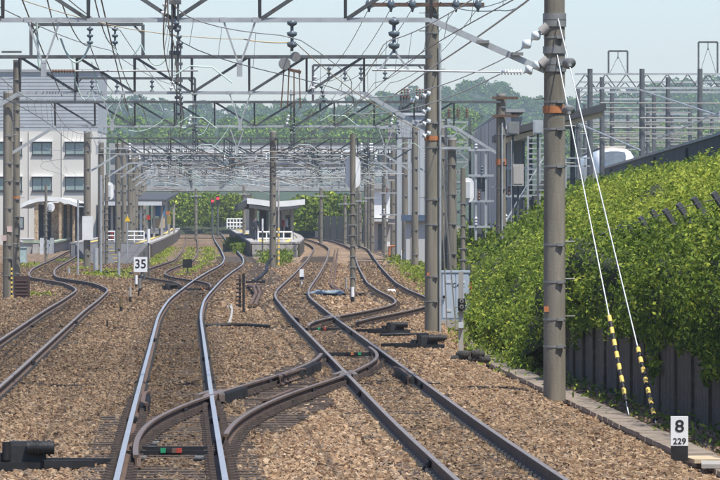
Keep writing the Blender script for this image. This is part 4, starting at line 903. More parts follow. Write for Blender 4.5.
# upright sprays and shrubs growing out of the bank
def shrub(label, x, d, z, h, w, n, mixv, sz=.09, name='shrub'):
    t = thing(name, label, 'shrub', (x, d, z), 'shrubs on the bank'); r = random.Random(int(x * 100 + d * 7)); pts = []; m = MB()
    for k in range(11):
        a = r.uniform(0, 6.28); tip = Vector((x + math.cos(a) * w * r.uniform(.2, 1), d + math.sin(a) * w * r.uniform(.2, 1), z + h * r.uniform(.55, 1))); m.path([(x, d, z - .1), Vector((x, d, z)).lerp(tip, .5) + Vector((0, 0, h * .1)), tip], [.02, .012, .004], 5)
        for q in range(n // 11):
            f = .25 + .75 * r.random(); c = Vector((x, d, z)).lerp(tip, f); pts.append((c.x + r.gauss(0, w * .17), c.y + r.gauss(0, w * .17), c.z + h * .1 * math.sin(f * 3.1) + r.gauss(0, h * .07)))
    m.build('stems', M_timber, t); pts = np.array(pts); nn = np.tile([(-.1, -.5, .8)], (len(pts), 1))
    o = leaves('foliage', pts - np.array(t.location), nn, sz * (.6 + .8 * RNG.random(len(pts))), green(len(pts), np.full(len(pts), mixv)), M_leaf, .8); o.parent = t; o['kind'] = 'stuff'
    o.location = (0, 0, 0); return t
def zbank(x, d):
    i = int(np.argmin(abs(ds_ - d))); j = int(np.argmin(abs(PB[i, :, 0] - x) + (np.arange(NU) < 20) * .5)); return float(PB[i, j, 2])
for k, (px, d, h, w, mv, lab) in enumerate(((608, 150, .75, .45, .75, 'light green shrub rising before the bullet train nose'), (655, 150, .8, .5, .75, 'largest light green shrub on the skyline of the bank'), (640, 146, .6, .5, .7, 'shrub in front of the dark viaduct wall'), (700, 120, .35, .6, .7, 'low shrub near the right edge on the bank crest'))):
    x = X(px, d); shrub(lab, x, d, zbank(x, d) - .1, h, w, 1300, mv, .085)
for k, (px, py, h, w, lab) in enumerate(((478, 352, 1.1, .6, 'low leafy shrub beside the sacks and cable duct'), (505, 362, 1.3, .7, 'leafy shrub at the bank foot left of the nearest pole'), (535, 372, 1.0, .7, 'leafy shrub just left of the nearest pole base'), (585, 378, .8, .55, 'shrub growing at the wall foot right of the nearest pole'), (492, 338, 1.5, .55, 'tall shrub right of the grey cabinet'))):
    x, d, z = Gp(px, py, -.45); shrub(lab, x + .2, d, z, h, w, 2600, .58, .06)
# small weeds at the wall foot
def weeds(label, spots, n, h, mixv, r=.35, name='grass_tuft'):
    P_, N_ = [], []
    for (x, d, z) in spots:
        P_.append(np.stack([x + RNG.normal(0, r, n), d + RNG.normal(0, r * 2.5, n), z + RNG.random(n) * h], 1))
    P_ = np.concatenate(P_); N_ = np.tile([(0, -.9, .25)], (len(P_), 1)); o0 = np.array(spots[0])
    o = leaves(name, P_, N_, .03 + .035 * RNG.random(len(P_)) * np.clip(P_[:, 1] / 130, 1, 2.5), green(len(P_), np.full(len(P_), mixv)), M_leaf, .5, 2.6); setp(o, label, 'grass', kind='stuff')
weeds('weeds growing along the foot of the retaining wall', [(float(wallx(d)) - .2 - random.random() * .25, d, -.44) for d in np.arange(66, 112, 2.6)], 40, .16, .45)
weeds('grass edging the cable trough by the cabinet', [Gp(px, py, -.42) for px, py in ((470, 338), (475, 345), (483, 352), (490, 358), (468, 330), (445, 318), (505, 366), (520, 372))], 160, .3, .6, .25)
weeds('grass growing along the siding beside the left platform', [(float(tx(TS, d)) + o, d, -.24) for d in np.arange(235, 420, 5.5) for o in (-1.75, 1.35) if random.random() < .8] + [(float(tx(TS, d)), d, -.26) for d in np.arange(270, 420, 11)], 38, .14, .78, .3)
weeds('grass patches below the platform ramp on the left', [Gp(px, py, -.25) for px, py in ((90, 275), (103, 277), (112, 272), (120, 279), (62, 262), (84, 270), (30, 296), (35, 297), (35, 266), (28, 268), (80, 262), (96, 276))], 80, .18, .75, .4)
weeds('weeds at the front foot of the island platform', [Gp(px, py, -.25) for px, py in ((268, 264), (275, 267), (282, 264), (278, 262), (231, 246), (235, 250), (240, 254))], 420, .8, .42, .35)
weeds('grass strip along the right track far from camera', [Gp(px, py, -.3) for px, py in ((398, 262), (404, 268), (410, 274), (418, 280), (424, 284), (440, 292), (420, 270), (428, 262), (446, 275), (444, 300))], 260, .45, .6, .4)
# fence with bent arms
fn = thing('security_fence', 'dark concrete fence posts with bent arms swallowed by vines', 'fence', (5.4, 90, 0))
for k, d in enumerate(np.arange(70, 124, 3.1)):
    xw = float(fence_x(d)); zt_ = float(fence_top(d)) + random.uniform(-.12, .08)
    m = MB(); m.bar((xw, d, zt_ - 1.9), (xw, d, zt_ - .28), .09, .09); m.bar((xw, d, zt_ - .3), (xw - .24, d - .1, zt_ + .06), .085, .08); m.build('post', mat('fence_concrete', (0.07, 0.075, 0.08), 0.9, var=.3), fn)
for zz_ in (-.35, -.05):
    m = MB(); m.path([(float(fence_x(d)) - (.28 if zz_ > -.2 else 0), d, float(fence_top(d)) + zz_) for d in np.arange(72, 122, 2.35)], .008, 4); m.build('strand', M_wire, fn)

# ------------------------------------------------------------------ viaduct with bullet train, right background
vh = 6.1
def vx(d): return np.interp(d, [30, 150, 220, 486, 700], [12.0, 14.3, 15.8, 20.9, 23])
vd = thing('viaduct', 'dark elevated railway parapet climbing behind the overgrown bank', 'viaduct', (15, 200, 0))
d_ = 30.0
while d_ < 560:
    L_ = 8.; a, b_ = (float(vx(d_)), d_), (float(vx(d_ + L_)), d_ + L_ - .05)
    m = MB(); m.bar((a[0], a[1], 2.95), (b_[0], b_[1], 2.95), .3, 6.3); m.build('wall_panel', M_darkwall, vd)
    m = MB(); _ = (m.bar((a[0] - .2, a[1], 2.9), (a[0] - .2, a[1] + .35, 2.9), .2, 6.1).build('buttress', M_darkwall, vd) if int(d_) % 40 < 8 else None)
    m = MB(); m.bar((a[0] - .05, a[1], vh + .06), (b_[0] - .05, b_[1], vh + .06), .4, .14); m.build('coping', M_concl, vd); d_ += L_
m = MB(); dss = list(np.arange(30, 561, 30.)); 
for a, b_ in zip(dss[:-1], dss[1:]): m.bar((float(vx(a)) + 6, a, 3.4), (float(vx(b_)) + 6, b_, 3.4), 11.4, .6)
m.build('deck', M_concl, vd)
# bullet train
td = 392.; txx = X(616, td); tz = 4.3
bt = thing('bullet_train', 'white bullet train nose with dark windscreen above the viaduct wall', 'train', (txx, td, tz)); m = MB(); rings = []
slope = .0192
for k, (dy, w, zlo, zhi) in enumerate(((0, .1, .95, 1.15), (.4, .75, .6, 1.75), (1.3, 1.15, .45, 2.35), (2.6, 1.4, .4, 2.85), (4.2, 1.6, .4, 3.3), (6.5, 1.68, .4, 3.6), (10, 1.68, .4, 3.65), (60, 1.68, .4, 3.65))):
    for q in range(16):
        a = 2 * math.pi * q / 16; ca, sa = math.cos(a), math.sin(a); e = .6; ux = math.copysign(abs(ca) ** e, ca) * w; uz = (zlo + zhi) / 2 + math.copysign(abs(sa) ** e, sa) * (zhi - zlo) / 2
        rings.append((txx + ux + dy * slope, td + dy, tz + uz))
fs = [(i * 16 + j, i * 16 + (j + 1) % 16, (i + 1) * 16 + (j + 1) % 16, (i + 1) * 16 + j) for i in range(7) for j in range(16)] + [tuple(range(16))[::-1]]
m.add(rings, fs, 0, True); m.build('body', M_trainw, bt)
m = MB()
for k, (dy, zc, w) in enumerate(((.62, 1.78, .72), (1.3, 2.28, .80), (2.6, 2.82, .86), (3.6, 3.12, .80))):
    m.v += [(txx - w + dy * slope, td + dy - .14, tz + zc + .10), (txx - w * .4 + dy * slope, td + dy - .16, tz + zc + .17), (txx + w * .4 + dy * slope, td + dy - .16, tz + zc + .17), (txx + w + dy * slope, td + dy - .14, tz + zc + .10)]
for i in range(3):
    for j in range(3): m.f.append((i * 4 + j, i * 4 + j + 1, i * 4 + j + 5, i * 4 + j + 4)); m.m.append(0); m.sm.append(True)
m.build('windscreen', mat('windscreen_dark', (.10, .12, .13), .15), bt)
m = MB(); m.bar((txx, td + 6.5, tz + 3.66), (txx + 1, td + 60, tz + 3.68), 2.2, .12); m.build('roof_stripe', mat('roof_beige', (0.5, 0.43, 0.36), 0.6), bt)
for s_ in (-1, 1): 
    m = MB(); m.bar((txx + s_ * .72, td + 2, tz + .12), (txx + s_ * .72 + 1, td + 60, tz + .12), .3, .6); m.build('bogie_skirt', M_black, bt)
# viaduct portals
def portal(label, d, pxs, ytop, ybot, beams, lattice=True, ext=None):
    x0, x1 = X(pxs[0], d), X(pxs[-1], d); t = thing('viaduct_gantry', label, 'gantry', (x0, d, 3.4), 'gantries on the viaduct')
    for px in pxs:
        x = X(px, d); m = MB(); m.tube((x, d, 2.4), (x, d, Z(ytop, d) + .35), .21, 12, 0, .17); p = m.build('pole', M_steel, t)
    if lattice:
        a, b_ = Z(ytop, d), Z(ybot, d); xa, xb = (X(ext[0], d), X(ext[1], d)) if ext else (x0, x1)
        for z_ in (a, b_): m = MB(); m.bar((xa, d, z_), (xb, d, z_), .13, .13); m.build('chord', M_galv, t)
        n = int((xb - xa) / 1.3); 
        for k in range(n):
            u0, u1 = xa + (xb - xa) * k / n, xa + (xb - xa) * (k + .5) / n; u2 = xa + (xb - xa) * (k + 1) / n
            m = MB(); m.bar((u0, d, b_), (u1, d, a), .07); m.bar((u1, d, a), (u2, d, b_), .07); m.build('lattice_pair', M_steel, t)
    for py, pa, pb in beams:
        m = MB(); m.tube((X(pa, d), d - .3, Z(py, d)), (X(pb, d), d - .3, Z(py + .5, d)), .05, 8); m.build('arm_tube', M_clamp, t)
    return t
portal('long lattice gantry over the viaduct at far right', 330, (590, 642, 700), 74, 88, ((103, 600, 720), (118, 640, 735), (128, 612, 720)), True, (575, 780))
portal('viaduct gantry right behind the nearest pole', 400, (578, 612, 654), 92, 99, ((112, 580, 690), (124, 585, 660), (134, 580, 720)), True)
portal('farther viaduct gantry between the bullet train and pole tops', 460, (585, 648, 690), 108, 114, ((122, 575, 700), (132, 575, 700), (141, 600, 690), (149, 580, 640)), True)
portal('farthest viaduct gantry above the bullet train roof', 540, (572, 605, 645, 690), 122, 127, ((132, 575, 700), (139, 575, 700), (146, 570, 690)), True)
portal('viaduct gantry with twin arms between the lattice gantry and bullet train', 362, (602, 668), 82, 92, ((108, 590, 700), (122, 610, 725), (138, 600, 680)), True, (580, 760))
portal('viaduct gantry low behind the bullet train', 500, (580, 628, 672, 712), 114, 120, ((126, 575, 720), (136, 590, 715), (144, 590, 700), (152, 640, 690)), True, (572, 725))
for px, d, lab in ((618, 330, 'left'), (708, 330, 'right')):
    pt = thing('feeder_portal', 'small upright feeder portal on the lattice gantry, %s one' % lab, 'portal', (X(px, d), d, Z(74, d)), 'feeder portals'); m = MB(); w = 9.5
    top = 51 if lab == 'left' else 42
    for s_ in (-1, 1): m.bar((X(px + s_ * w, d), d, Z(74, d)), (X(px + s_ * w, d), d, Z(top, d)), .11)
    m.bar((X(px - w, d), d, Z(top, d)), (X(px + w, d), d, Z(top, d)), .12); m.build('frame', M_steel, pt)
    m = MB(); m.bar((X(px, d), d, Z(top, d)), (X(px, d), d, Z(top + 8, d)), .05); m.bar((X(px, d), d, Z(top + 5, d)), (X(px - 8, d), d, Z(73, d)), .03); m.bar((X(px, d), d, Z(top + 5, d)), (X(px + 8, d), d, Z(73, d)), .03); m.build('hanger', M_steel, pt)
for k, (pa, pb, lab) in enumerate((((640, 90), (720, 116), 'upper'), ((655, 140), (720, 112), 'lower'), ((575, 122), (640, 150), 'leftmost'))):
    m = MB(); m.tube(At(pa[0], pa[1], 330), At(pb[0], pb[1], 300), .06, 8); setp(m.build('bracket_tube', M_galv, None, At(pa[0], pa[1], 330)), 'slanting pale bracket tube on the viaduct line, %s one' % lab, 'bracket tube', 'viaduct bracket tubes')

# panel wall building right of centre
M_pconc = mat('panel_concrete', (0.50, 0.50, 0.47), 0.9, var=0.22, scale=0.6, streak=0.12)
pb_ = thing('panel_building', 'grey vertical panel wall building behind the third pole', 'building', (5.7, 200, -.4))
for k in range(24):
    d0 = 200 + k * 2.0; x0 = 5.75 - .006 * k; m = MB(); m.b2(x0 + random.uniform(-.02, .02), x0 + .3, d0, d0 + 1.94, -.5, 6.75 + .0 * k); m.build('panel', M_pconc, pb_)
m = MB(); m.b2(5.95, 6.5, 200.2, 247, -.5, 6.6); m.build('core', M_pgrey, pb_); m = MB(); m.b2(5.7, 6.6, 199.8, 248, 6.77, 6.9); m.build('roof', M_pgrey, pb_)
# sloping canopy
cn = thing('canopy_roof', 'dark edged canopy roof sloping up behind the nearest pole', 'canopy', (X(520, 196), 196, 0)); d = 196.
a, b_ = At(503, 130, d), At(606, 103, d); c = At(606, 110, d)
m = MB(); m.add([a, b_, (b_[0], d, b_[2] - .28), (a[0], d, a[2] - .28), (a[0], d + 16, a[2]), (b_[0], d + 16, b_[2]), (b_[0], d + 16, b_[2] - .28), (a[0], d + 16, a[2] - .28)], [(0, 3, 2, 1), (4, 5, 6, 7), (0, 1, 5, 4), (1, 2, 6, 5), (2, 3, 7, 6), (3, 0, 4, 7)]); m.build('roof_slab', M_roofd, cn)
m = MB(); m.bar((a[0] + .1, d + .3, a[2] - .42), (b_[0] - .1, d + .3, b_[2] - .42), .25, .2); m.build('fascia_beam', M_tan, cn)
for px in (532, 548, 575):
    x = X(px, d); zt_ = a[2] + (b_[2] - a[2]) * (px - 503) / 103 - .3; m = MB(); m.tube((x, d + 2, 1), (x, d + 2, zt_), .09, 8); m.build('column', M_steel, cn)
for k in range(5):
    m = MB(); yy = d + 2 + k * 3; m.bar((a[0] + .2, yy, a[2] - .38), (b_[0] - .2, yy, b_[2] - .38), .1, .16); m.build('rafter', M_steel, cn)
d = 192.
lf = thing('ladder_frame', 'tall steel ladder frame under the sloping canopy', 'ladder', (X(536, d), d, 0))
for px in (528, 545): m = MB(); m.bar((X(px, d), d, .5), (X(px, d), d, Z(136, d)), .07); m.build('rail', M_galv, lf)
for k in range(12): m = MB(); yy = 138 + k * 5.2; m.bar((X(528, d), d, Z(yy, d)), (X(545, d), d, Z(yy, d)), .05); m.build('rung', M_galv, lf)
for k, (px, py, w, h, lab, m_) in enumerate(((518, 175, 11, 22, 'pale cabinet hung beside the ladder frame', M_concl), (513, 128, 12, 13, 'grey box on post top behind the third pole', M_clamp), (538, 127, 10, 14, 'round fronted transformer can under the canopy', M_galv), (557, 165, 8, 22, 'dark equipment rack behind the nearest pole', M_steel))):
    d = 190.; x, z = X(px, d), Z(py, d); s = F / d; t = thing('equipment_box', lab, 'equipment box', (x, d, z), 'equipment boxes under the canopy'); m = MB(); m.box((x, d, z), (w / s, .5, h / s)); m.build('case', m_, t)
    m = MB(); m.box((x, d - .26, z), (w / s * .8, .02, h / s * .8)); m.build('door', m_, t); m = MB(); m.bar((x, d + .1, 0), (x, d + .1, z), .08); m.build('post', M_steel, t)
hb = thing('handrail', 'steel handrail by the white bullet train nose', 'handrail', (X(575, 195), 195, 2))
for px in (512, 540, 566, 585): m = MB(); m.bar((X(px, 195), 195, 2), (X(px, 195), 195, Z(140 if px < 550 else 158, 195)), .05); m.build('post', M_galv, hb)
for py in (158, 166): m = MB(); m.bar((X(560, 195), 195, Z(py, 195)), (X(590, 195), 195, Z(py, 195)), .05); m.build('bar', M_galv, hb)
lm = thing('lattice_mast', 'braced steel lattice mast left of the panel wall', 'mast', (X(457, 235), 235, -.4)); d = 235.
for px in (446, 470):
    m = MB(); m.bar((X(px, d), d, -.4), (X(px, d), d, Z(118, d)), .12); m.build('leg', M_steel, lm)
for k in range(5):
    y0, y1 = 122 + k * 20, 142 + k * 20; m = MB(); m.bar(At(446, y0, d), At(470, y1, d), .06); m.bar(At(470, y0, d), At(446, y1, d), .06); m.bar(At(446, y0, d), At(470, y0, d), .07); m.build('bracing', M_galv, lm)
for k, px in enumerate((449, 458, 467)): m = MB(); disc_string(m, At(px, 118, d), At(px, 108, d), 4, .1); m.build('insulator', M_porcb, lm)
for k, (pa, pb, yt, d, nl, lab) in enumerate(((432, 446, 120, 268, 5, 'tall grey equipment frame just right of the second pole'), (476, 486, 150, 196, 4, 'short equipment frame beside the panel wall'), (384, 399, 128, 325, 5, 'equipment frame left of the switch house'), (548, 572, 128, 204, 4, 'steel frame under the canopy right end'), (506, 524, 140, 197, 4, 'steel frame right of the third pole'))):
    t = thing('switchgear_tower', lab, 'switchgear tower', (X(pa, d), d, -.3), 'switchgear towers'); zt_ = Z(yt, d)
    for px in (pa, pb):
        for q in (0, .9): m = MB(); m.bar((X(px, d), d + q, -.3), (X(px, d), d + q, zt_), .075); m.build('leg', M_galv if k % 2 else M_steel, t)
    for j in range(nl):
        z_ = 1.2 + (zt_ - 1.2) * (j + 1) / nl; m = MB(); m.bar((X(pa, d) - .3, d - .05, z_), (X(pb, d) + .3, d - .05, z_), .06, .09); m.build('cross_bar', M_galv, t)
        if j % 2 == 0: m = MB(); m.box(((X(pa, d) + X(pb, d)) / 2, d + .3, z_ - .35), (.45, .4, .55)); m.build('switch_box', M_steel if k % 2 else M_concl, t)
        m = MB(); disc_string(m, (X(pa + 3 * (j % 3), d), d - .05, z_ + .05), (X(pa + 3 * (j % 3), d), d - .05, z_ + .4), 3, .07); m.build('insulator', (M_porc, M_porcb, M_porcd)[j % 3], t)
st_ = thing('access_stairs', 'steel access stairs climbing beneath the sloping canopy', 'stairs', (X(512, 193), 193, 0))
for k in range(11): m = MB(); m.box((X(508, 193) + .14 * k, 193, 1.6 + .24 * k), (.26, .8, .04)); m.build('tread', M_galv, st_)
for q in (-.4, .4): m = MB(); m.bar((X(508, 193) - .1, 193 + q, 1.45), (X(508, 193) + 1.5, 193 + q, 4.15), .05, .16); m.build('stringer', M_steel, st_); m = MB(); m.bar((X(508, 193) - .1, 193 + q, 2.4), (X(508, 193) + 1.5, 193 + q, 5.1), .04); m.build('handrail', M_galvl, st_)
# switch house cluster right of centre
d = 312.; sh_ = thing('switch_house', 'tall pale panel switch house behind the second pole', 'building', (X(414, d), d, -.3))
for k in range(9):
    x0 = X(397, d) + k * (X(438, d) - X(397, d)) / 9; x1 = x0 + (X(438, d) - X(397, d)) / 9 - .015; m = MB(); m.b2(x0, x1, d, d + 5, -.3, Z(116, d) + random.uniform(-.02, .02)); m.build('panel', mat('panel_mid_grey', (.38, .41, .42), .75, var=.15, scale=.7, streak=.2), sh_)
m = MB(); m.b2(X(396.5, d), X(438.5, d), d - .1, d + 5.1, Z(116, d) + .03, Z(116, d) + .2); m.build('roof', M_galvl, sh_)
for k, (px, lab) in enumerate(((405, 'left'), (420, 'right'))):
    t = thing('transformer', 'dark finned transformer on the switch house roof, %s one' % lab, 'transformer', (X(px, d), d + 1, Z(116, d) + .2), 'roof transformers')
    for q in range(4): m = MB(); m.box((X(px - 4 + q * 2.8, d), d + 1, Z(103, d)), (.13, .7, .95)); m.build('fin', M_steel, t)
    m = MB(); m.box((X(px, d), d + 1.3, Z(110, d)), (.8, .6, .5)); m.build('tank', M_porcd, t)
    for q in (-3, 0, 3): m = MB(); disc_string(m, (X(px + q, d), d + .6, Z(98, d)), (X(px + q, d), d + .6, Z(88, d)), 4, .08); m.build('bushing', M_porcb, t)
d = 296.; sd = thing('shed', 'pale trackside shed with dark blue eaves left of the second pole', 'shed', (X(420, d), d, -.4))
m = MB(); m.b2(X(406, d), X(446, d), d, d + 6, -.4, Z(221, d)); m.build('wall', M_pwhite, sd); m = MB(); m.b2(X(402, d), X(449, d), d - .4, d + 6.4, Z(221, d) + .01, Z(215, d)); m.build('roof', mat('roof_blue', (0.07, 0.11, 0.17), .6), sd)
for px in (414, 429): m = MB(); m.b2(X(px - 3.6, d), X(px + 3.6, d), d - .03, d - .003, -.3, Z(228, d)); m.build('door', M_concl, sd)
d = 410.; hu = thing('relay_hut', 'small white fronted hut with grey roof beside far right track', 'hut', (X(381, d), d, -.4))
m = MB(); m.b2(X(374, d), X(390, d), d, d + 4, 2.3, Z(189, d)); m.build('upper_wall', M_white, hu); m = MB(); m.b2(X(372, d), X(392, d), d - .5, d + 4.5, Z(189, d) + .01, Z(184, d)); m.build('roof', M_pgrey, hu)
m = MB(); m.b2(X(373, d), X(393, d), d + .3, d + 4, -.4, 2.28); m.build('lower_wall', M_concl, hu); m = MB(); m.b2(X(374, d), X(392, d), d - .8, d + .3, 2.0, 2.2); m.build('awning', M_galvl, hu)
m = MB(); m.b2(X(378, d), X(384, d), d + .27, d + .29, -.3, 1.8); m.build('door', M_steel, hu)
for px, d, yt, lab in ((372, 385, 190, 'left of the white hut'), (345, 430, 196, 'behind the signal mast'), (360, 420, 193, 'between mast and hut'), (321, 455, 188, 'right of the island canopy'), (244, 470, 186, 'above the far end of the island platform'), (196, 520, 188, 'before the far green hedge'), (452, 160, 140, 'dark and thin right of the second pole'), (442, 240, 128, 'dark behind the second pole')):
    x = X(px, d); t = thing('concrete_pole', 'slim concrete pole %s' % lab, 'pole', (x, d, -.4), 'slim trackside poles'); conc_pole(t, x, d, -.4, Z(yt, d), .15, seed=px, steps=False)
    m = MB(); m.bar((x - .6, d - .2, Z(yt + 8, d)), (x + .6, d - .2, Z(yt + 8, d)), .08); m.build('crossarm', M_galv, t)
bf = thing('ball_barrier', 'orange barrier frame beside the far right track', 'barrier', (X(393, 330), 330, -.4))
for px in (389.5, 399): m = MB(); m.tube((X(px, 330), 330, -.4), (X(px, 330), 330, Z(245, 330)), .08, 8); m.build('post', M_orange, bf)
m = MB(); m.tube((X(389.5, 330), 330, Z(246, 330)), (X(399, 330), 330, Z(246, 330)), .06, 8); m.build('bar', M_orange, bf)
m = MB(); m.box((X(388.5, 330), 329.9, Z(244, 330)), (.2, .2, .3)); m.build('head', M_white, bf)
stick('bollard', 'white bollard pair beside the far right track', 'bollard', 401.5, 250, 263, 2.2, M_white, zb=-.35)
stick('bollard', 'short white bollard next to the bollard beside far right track', 'bollard', 405, 254, 264, 2.2, M_white, zb=-.35)
def stripes(t, x, d, s):
    for k in range(7): m = MB(); m.tube((x, d, -.3 + k * .18), (x, d, -.3 + k * .18 + .09), .12, 8); m.build('stripe', M_yellow, t)
stick('stay_guard', 'yellow and black striped stay guard beside the far shed', 'stay guard', 416.5, 250, 270, 1.6, M_black, stripes, zb=-.35)

# ------------------------------------------------------------------ left platforms, station building
bd = 455.
bl = thing('station_building', 'cream station building with grey louvred upper storey at left', 'building', (X(40, bd), bd, -.4)); xr_ = X(97.5, bd); xl_ = X(-60, bd)
z0, z1, z2 = -.4, Z(131, bd), Z(72, bd)
m = MB(); m.b2(xl_, xr_, bd, bd + 16, z0, z1); m.build('wall', M_cream, bl)
m = MB(); m.b2(xl_, xr_ + .05, bd + .1, bd + 16.1, z1 + .003, z2); m.build('upper_core', M_siding, bl)
n = 17
for k in range(n):
    za = z1 + (z2 - z1) * k / n; zb2 = z1 + (z2 - z1) * (k + 1) / n; m = MB(); yo = bd + .1
    m.add([(xl_, yo - .045, za + .02), (xr_ + .05, yo - .045, za + .02), (xr_ + .05, yo - .02, zb2 - .01), (xl_, yo - .02, zb2 - .01), (xl_, yo, za + .02), (xr_ + .05, yo, za + .02)], [(0, 1, 2, 3), (0, 4, 5, 1)]); m.build('louvre', M_siding, bl)
m = MB(); m.b2(xl_, xr_ + .15, bd - .1, bd + 16.3, z2 + .003, z2 + .25); m.build('roof', M_pgrey, bl)
for py0, py1 in ((142, 155), (177, 191)):
    for pa, pb in ((-36, -15), (-2, 22), (32, 52), (65, 85)):
        x0, x1, za, zb2 = X(pa, bd), X(pb, bd), Z(py1, bd), Z(py0, bd)
        m = MB(); m.b2(x0, x1, bd - .02, bd + .0, za, zb2); w = m.build('window', M_frame, bl)
        for q in range(2):
            u0 = x0 + .09 + q * (x1 - x0 - .1) / 2; u1 = u0 + (x1 - x0 - .1) / 2 - .09; m = MB(); m.b2(u0, u1, bd - .028, bd - .021, za + .1, zb2 - .1); m.build('pane', M_win, w)
        m = MB(); m.b2(x0 - .05, x1 + .05, bd - .35, bd, zb2 + .03, zb2 + .12); m.build('hood', M_white, w)
        m = MB(); m.b2(x0 - .05, x1 + .05, bd - .12, bd, za - .1, za - .01); m.build('sill', M_frame, w)
for px in (29, 62, 91): m = MB(); m.tube((X(px, bd), bd - .06, 0), (X(px, bd), bd - .06, z1), .05, 6); m.build('downpipe', M_cream, bl)
m = MB(); x0, x1 = X(14, bd), X(24, bd); m.b2(x0, x1, bd - .04, bd - .01, Z(229, bd), Z(217, bd)); w = m.build('window', M_frame, bl); m = MB(); m.b2(x0 + .1, x1 - .1, bd - .05, bd - .041, Z(229, bd) + .1, Z(217, bd) - .1); m.build('pane', M_glass, w)
for pa, pb in ((63, 80), (100, 125)): m = MB(); m.b2(X(pa, bd), X(pb, bd) if pb < 98 else xr_ - .1, bd - .05, bd - .01, 0, Z(205, bd)); m.build('door', M_roofd, bl)
# dark annex with blue glazing right of it
an = thing('annex_building', 'dark glazed annex beside the station building behind poles', 'building', (X(110, 470), 470, -.4)); m = MB(); m.b2(xr_ + .3, X(128, 470), 470, 480, -.4, Z(143, 470)); m.build('wall', M_pgrey, an)
for k in range(4):
    for r_ in range(3):
        x0 = xr_ + .45 + k * .62; m = MB(); m.b2(x0, x0 + .55, 469.97, 469.99, Z(150 + r_ * 20 + 14, 470), Z(150 + r_ * 20, 470)); m.build('window', mat('glass_deep_blue', (.08, .10, .125), .2), an)
# old platform in front of the building
pd = 362.
op = thing('old_platform', 'low old platform with greenish edge before the station building', 'platform', (X(50, pd), pd, -.4))
m = MB(); m.add([(X(24, pd), pd, -.4), (X(52, pd), pd, -.4), (X(76, 420), 420, -.4), (X(5, 420), 420, -.4), (X(24, pd), pd, Z(242.5, pd)), (X(52, pd), pd, Z(244, pd)), (X(76, 420), 420, .62), (X(5, 420), 420, .62)], [(0, 3, 2, 1), (4, 5, 6, 7), (0, 1, 5, 4), (1, 2, 6, 5), (2, 3, 7, 6), (3, 0, 4, 7)]); m.build('base', M_concl, op)
m = MB(); m.b2(X(23, pd), X(53, pd), pd - .1, pd + .5, Z(243, pd), Z(240.5, pd)); m.bar(At(53, 242, pd), (X(76, 420), 420, .68), .5, .12); m.build('edge', mat('moss_edge', (.30, .36, .26), .9), op)
for k in range(3): m = MB(); m.b2(X(33, pd), X(39, pd), pd - .9 + k * .3, pd - .6 + k * .3, -.4, -.1 + .28 * k); m.build('step', M_concl, op)
os_ = thing('platform_shelter', 'old shelter with pale curved roof and rusty posts at left', 'shelter', (X(48, 385), 385, .6)); d = 385.
m = MB(); pr = [(20, 204.5), (28, 200.5), (38, 197.8), (48, 197), (60, 197.8), (70, 200.3), (77, 203)]
for (a, b_), (c, e) in zip(pr[:-1], pr[1:]): 
    p0, p1 = At(a, b_, d), At(c, e, d); m.add([p0, p1, (p1[0], d + 14, p1[2]), (p0[0], d + 14, p0[2]), (p0[0], d, p0[2] - .3), (p1[0], d, p1[2] - .3), (p1[0], d + 14, p1[2] - .3), (p0[0], d + 14, p0[2] - .3)], [(0, 1, 2, 3), (7, 6, 5, 4), (0, 4, 5, 1), (2, 6, 7, 3)])
m.build('roof', M_roofw, os_)
for px, dq in ((36, 0), (60, 0), (72, 2), (38, 8), (62, 8)): m = MB(); m.bar((X(px, d), d + dq + .4, .5), (X(px, d), d + dq + .4, Z(201, d)), .32 if px == 36 else .2); m.build('post', mat('paint_peeling_tan', (.42, .33, .22), .9, var=.35, scale=4, col2=(.2, .09, .05)), os_)
m = MB(); m.b2(X(49, d), X(61, d), d + 3, d + 3.2, .5, Z(203, d)); m.build('partition', mat('paint_peeling_tan', (.4, .3, .2)), os_); m = MB(); m.b2(X(24, d), X(75, d), d + 12, d + 12.2, .5, Z(204, d)); m.build('rear_wall', M_roofd, os_)
for k in range(3): m = MB(); m.b2(X(40 + k * 5, pd - 6), X(43.6 + k * 5, pd - 6), pd - 6, pd - 5.4, -.35, Z(238 + k % 2 * 2, pd - 6)); setp(m.build('signal_cabinet', [M_galvl, M_cab, M_galv][k], None, (X(42 + k * 5, pd - 6), pd - 6, -.35)), ['pale narrow cabinet at the old platform end, left one', 'blue grey narrow cabinet at the old platform end', 'grey narrow cabinet at the old platform end, right one'][k], 'cabinet', 'narrow cabinets')
m = MB(); d = 290.; m.b2(X(14, d), X(26, d), d, d + .8, -.4, Z(248, d)); m.b2(X(13.5, d), X(26.5, d), d - .05, d + .85, Z(248, d) + .003, Z(247, d)); setp(m.build('pale_cabinet', mat('cabinet_turquoise', (.35, .45, .43), .6), None, (X(20, d), d, -.4)), 'pale turquoise cabinet beyond the left edge poles', 'cabinet')
x_, d_, z_ = Gp(21.5, 299.5, -.25); s = F / d_; cbx = thing('dark_cabinet', 'dark brown louvred cabinet at the foot of the left edge poles', 'cabinet', (x_, d_, z_))
m = MB(); m.b2(x_ - 7.5 / s, x_ + 7.5 / s, d_, d_ + .5, z_, Z(276, d_)); m.build('case', mat('brown_dark', (.05, .03, .025), .7), cbx)
for k in range(5): m = MB(); m.b2(x_ - 6 / s, x_ + 6 / s, d_ - .02, d_ - .003, z_ + .15 + k * .12, z_ + .2 + k * .12); m.build('louvre', mat('brown_louvre', (.09, .05, .045), .7), cbx)
stick('stay_guard', 'yellow and black striped stay guard by the left edge poles', 'stay guard', 11.5, 260, 298, 1.6, M_black, lambda t, x, d, s: [MB().tube((x, d, -.2 + k * .16), (x, d, -.12 + k * .16), .035, 8).build('stripe', M_yellow, t) for k in range(7)])

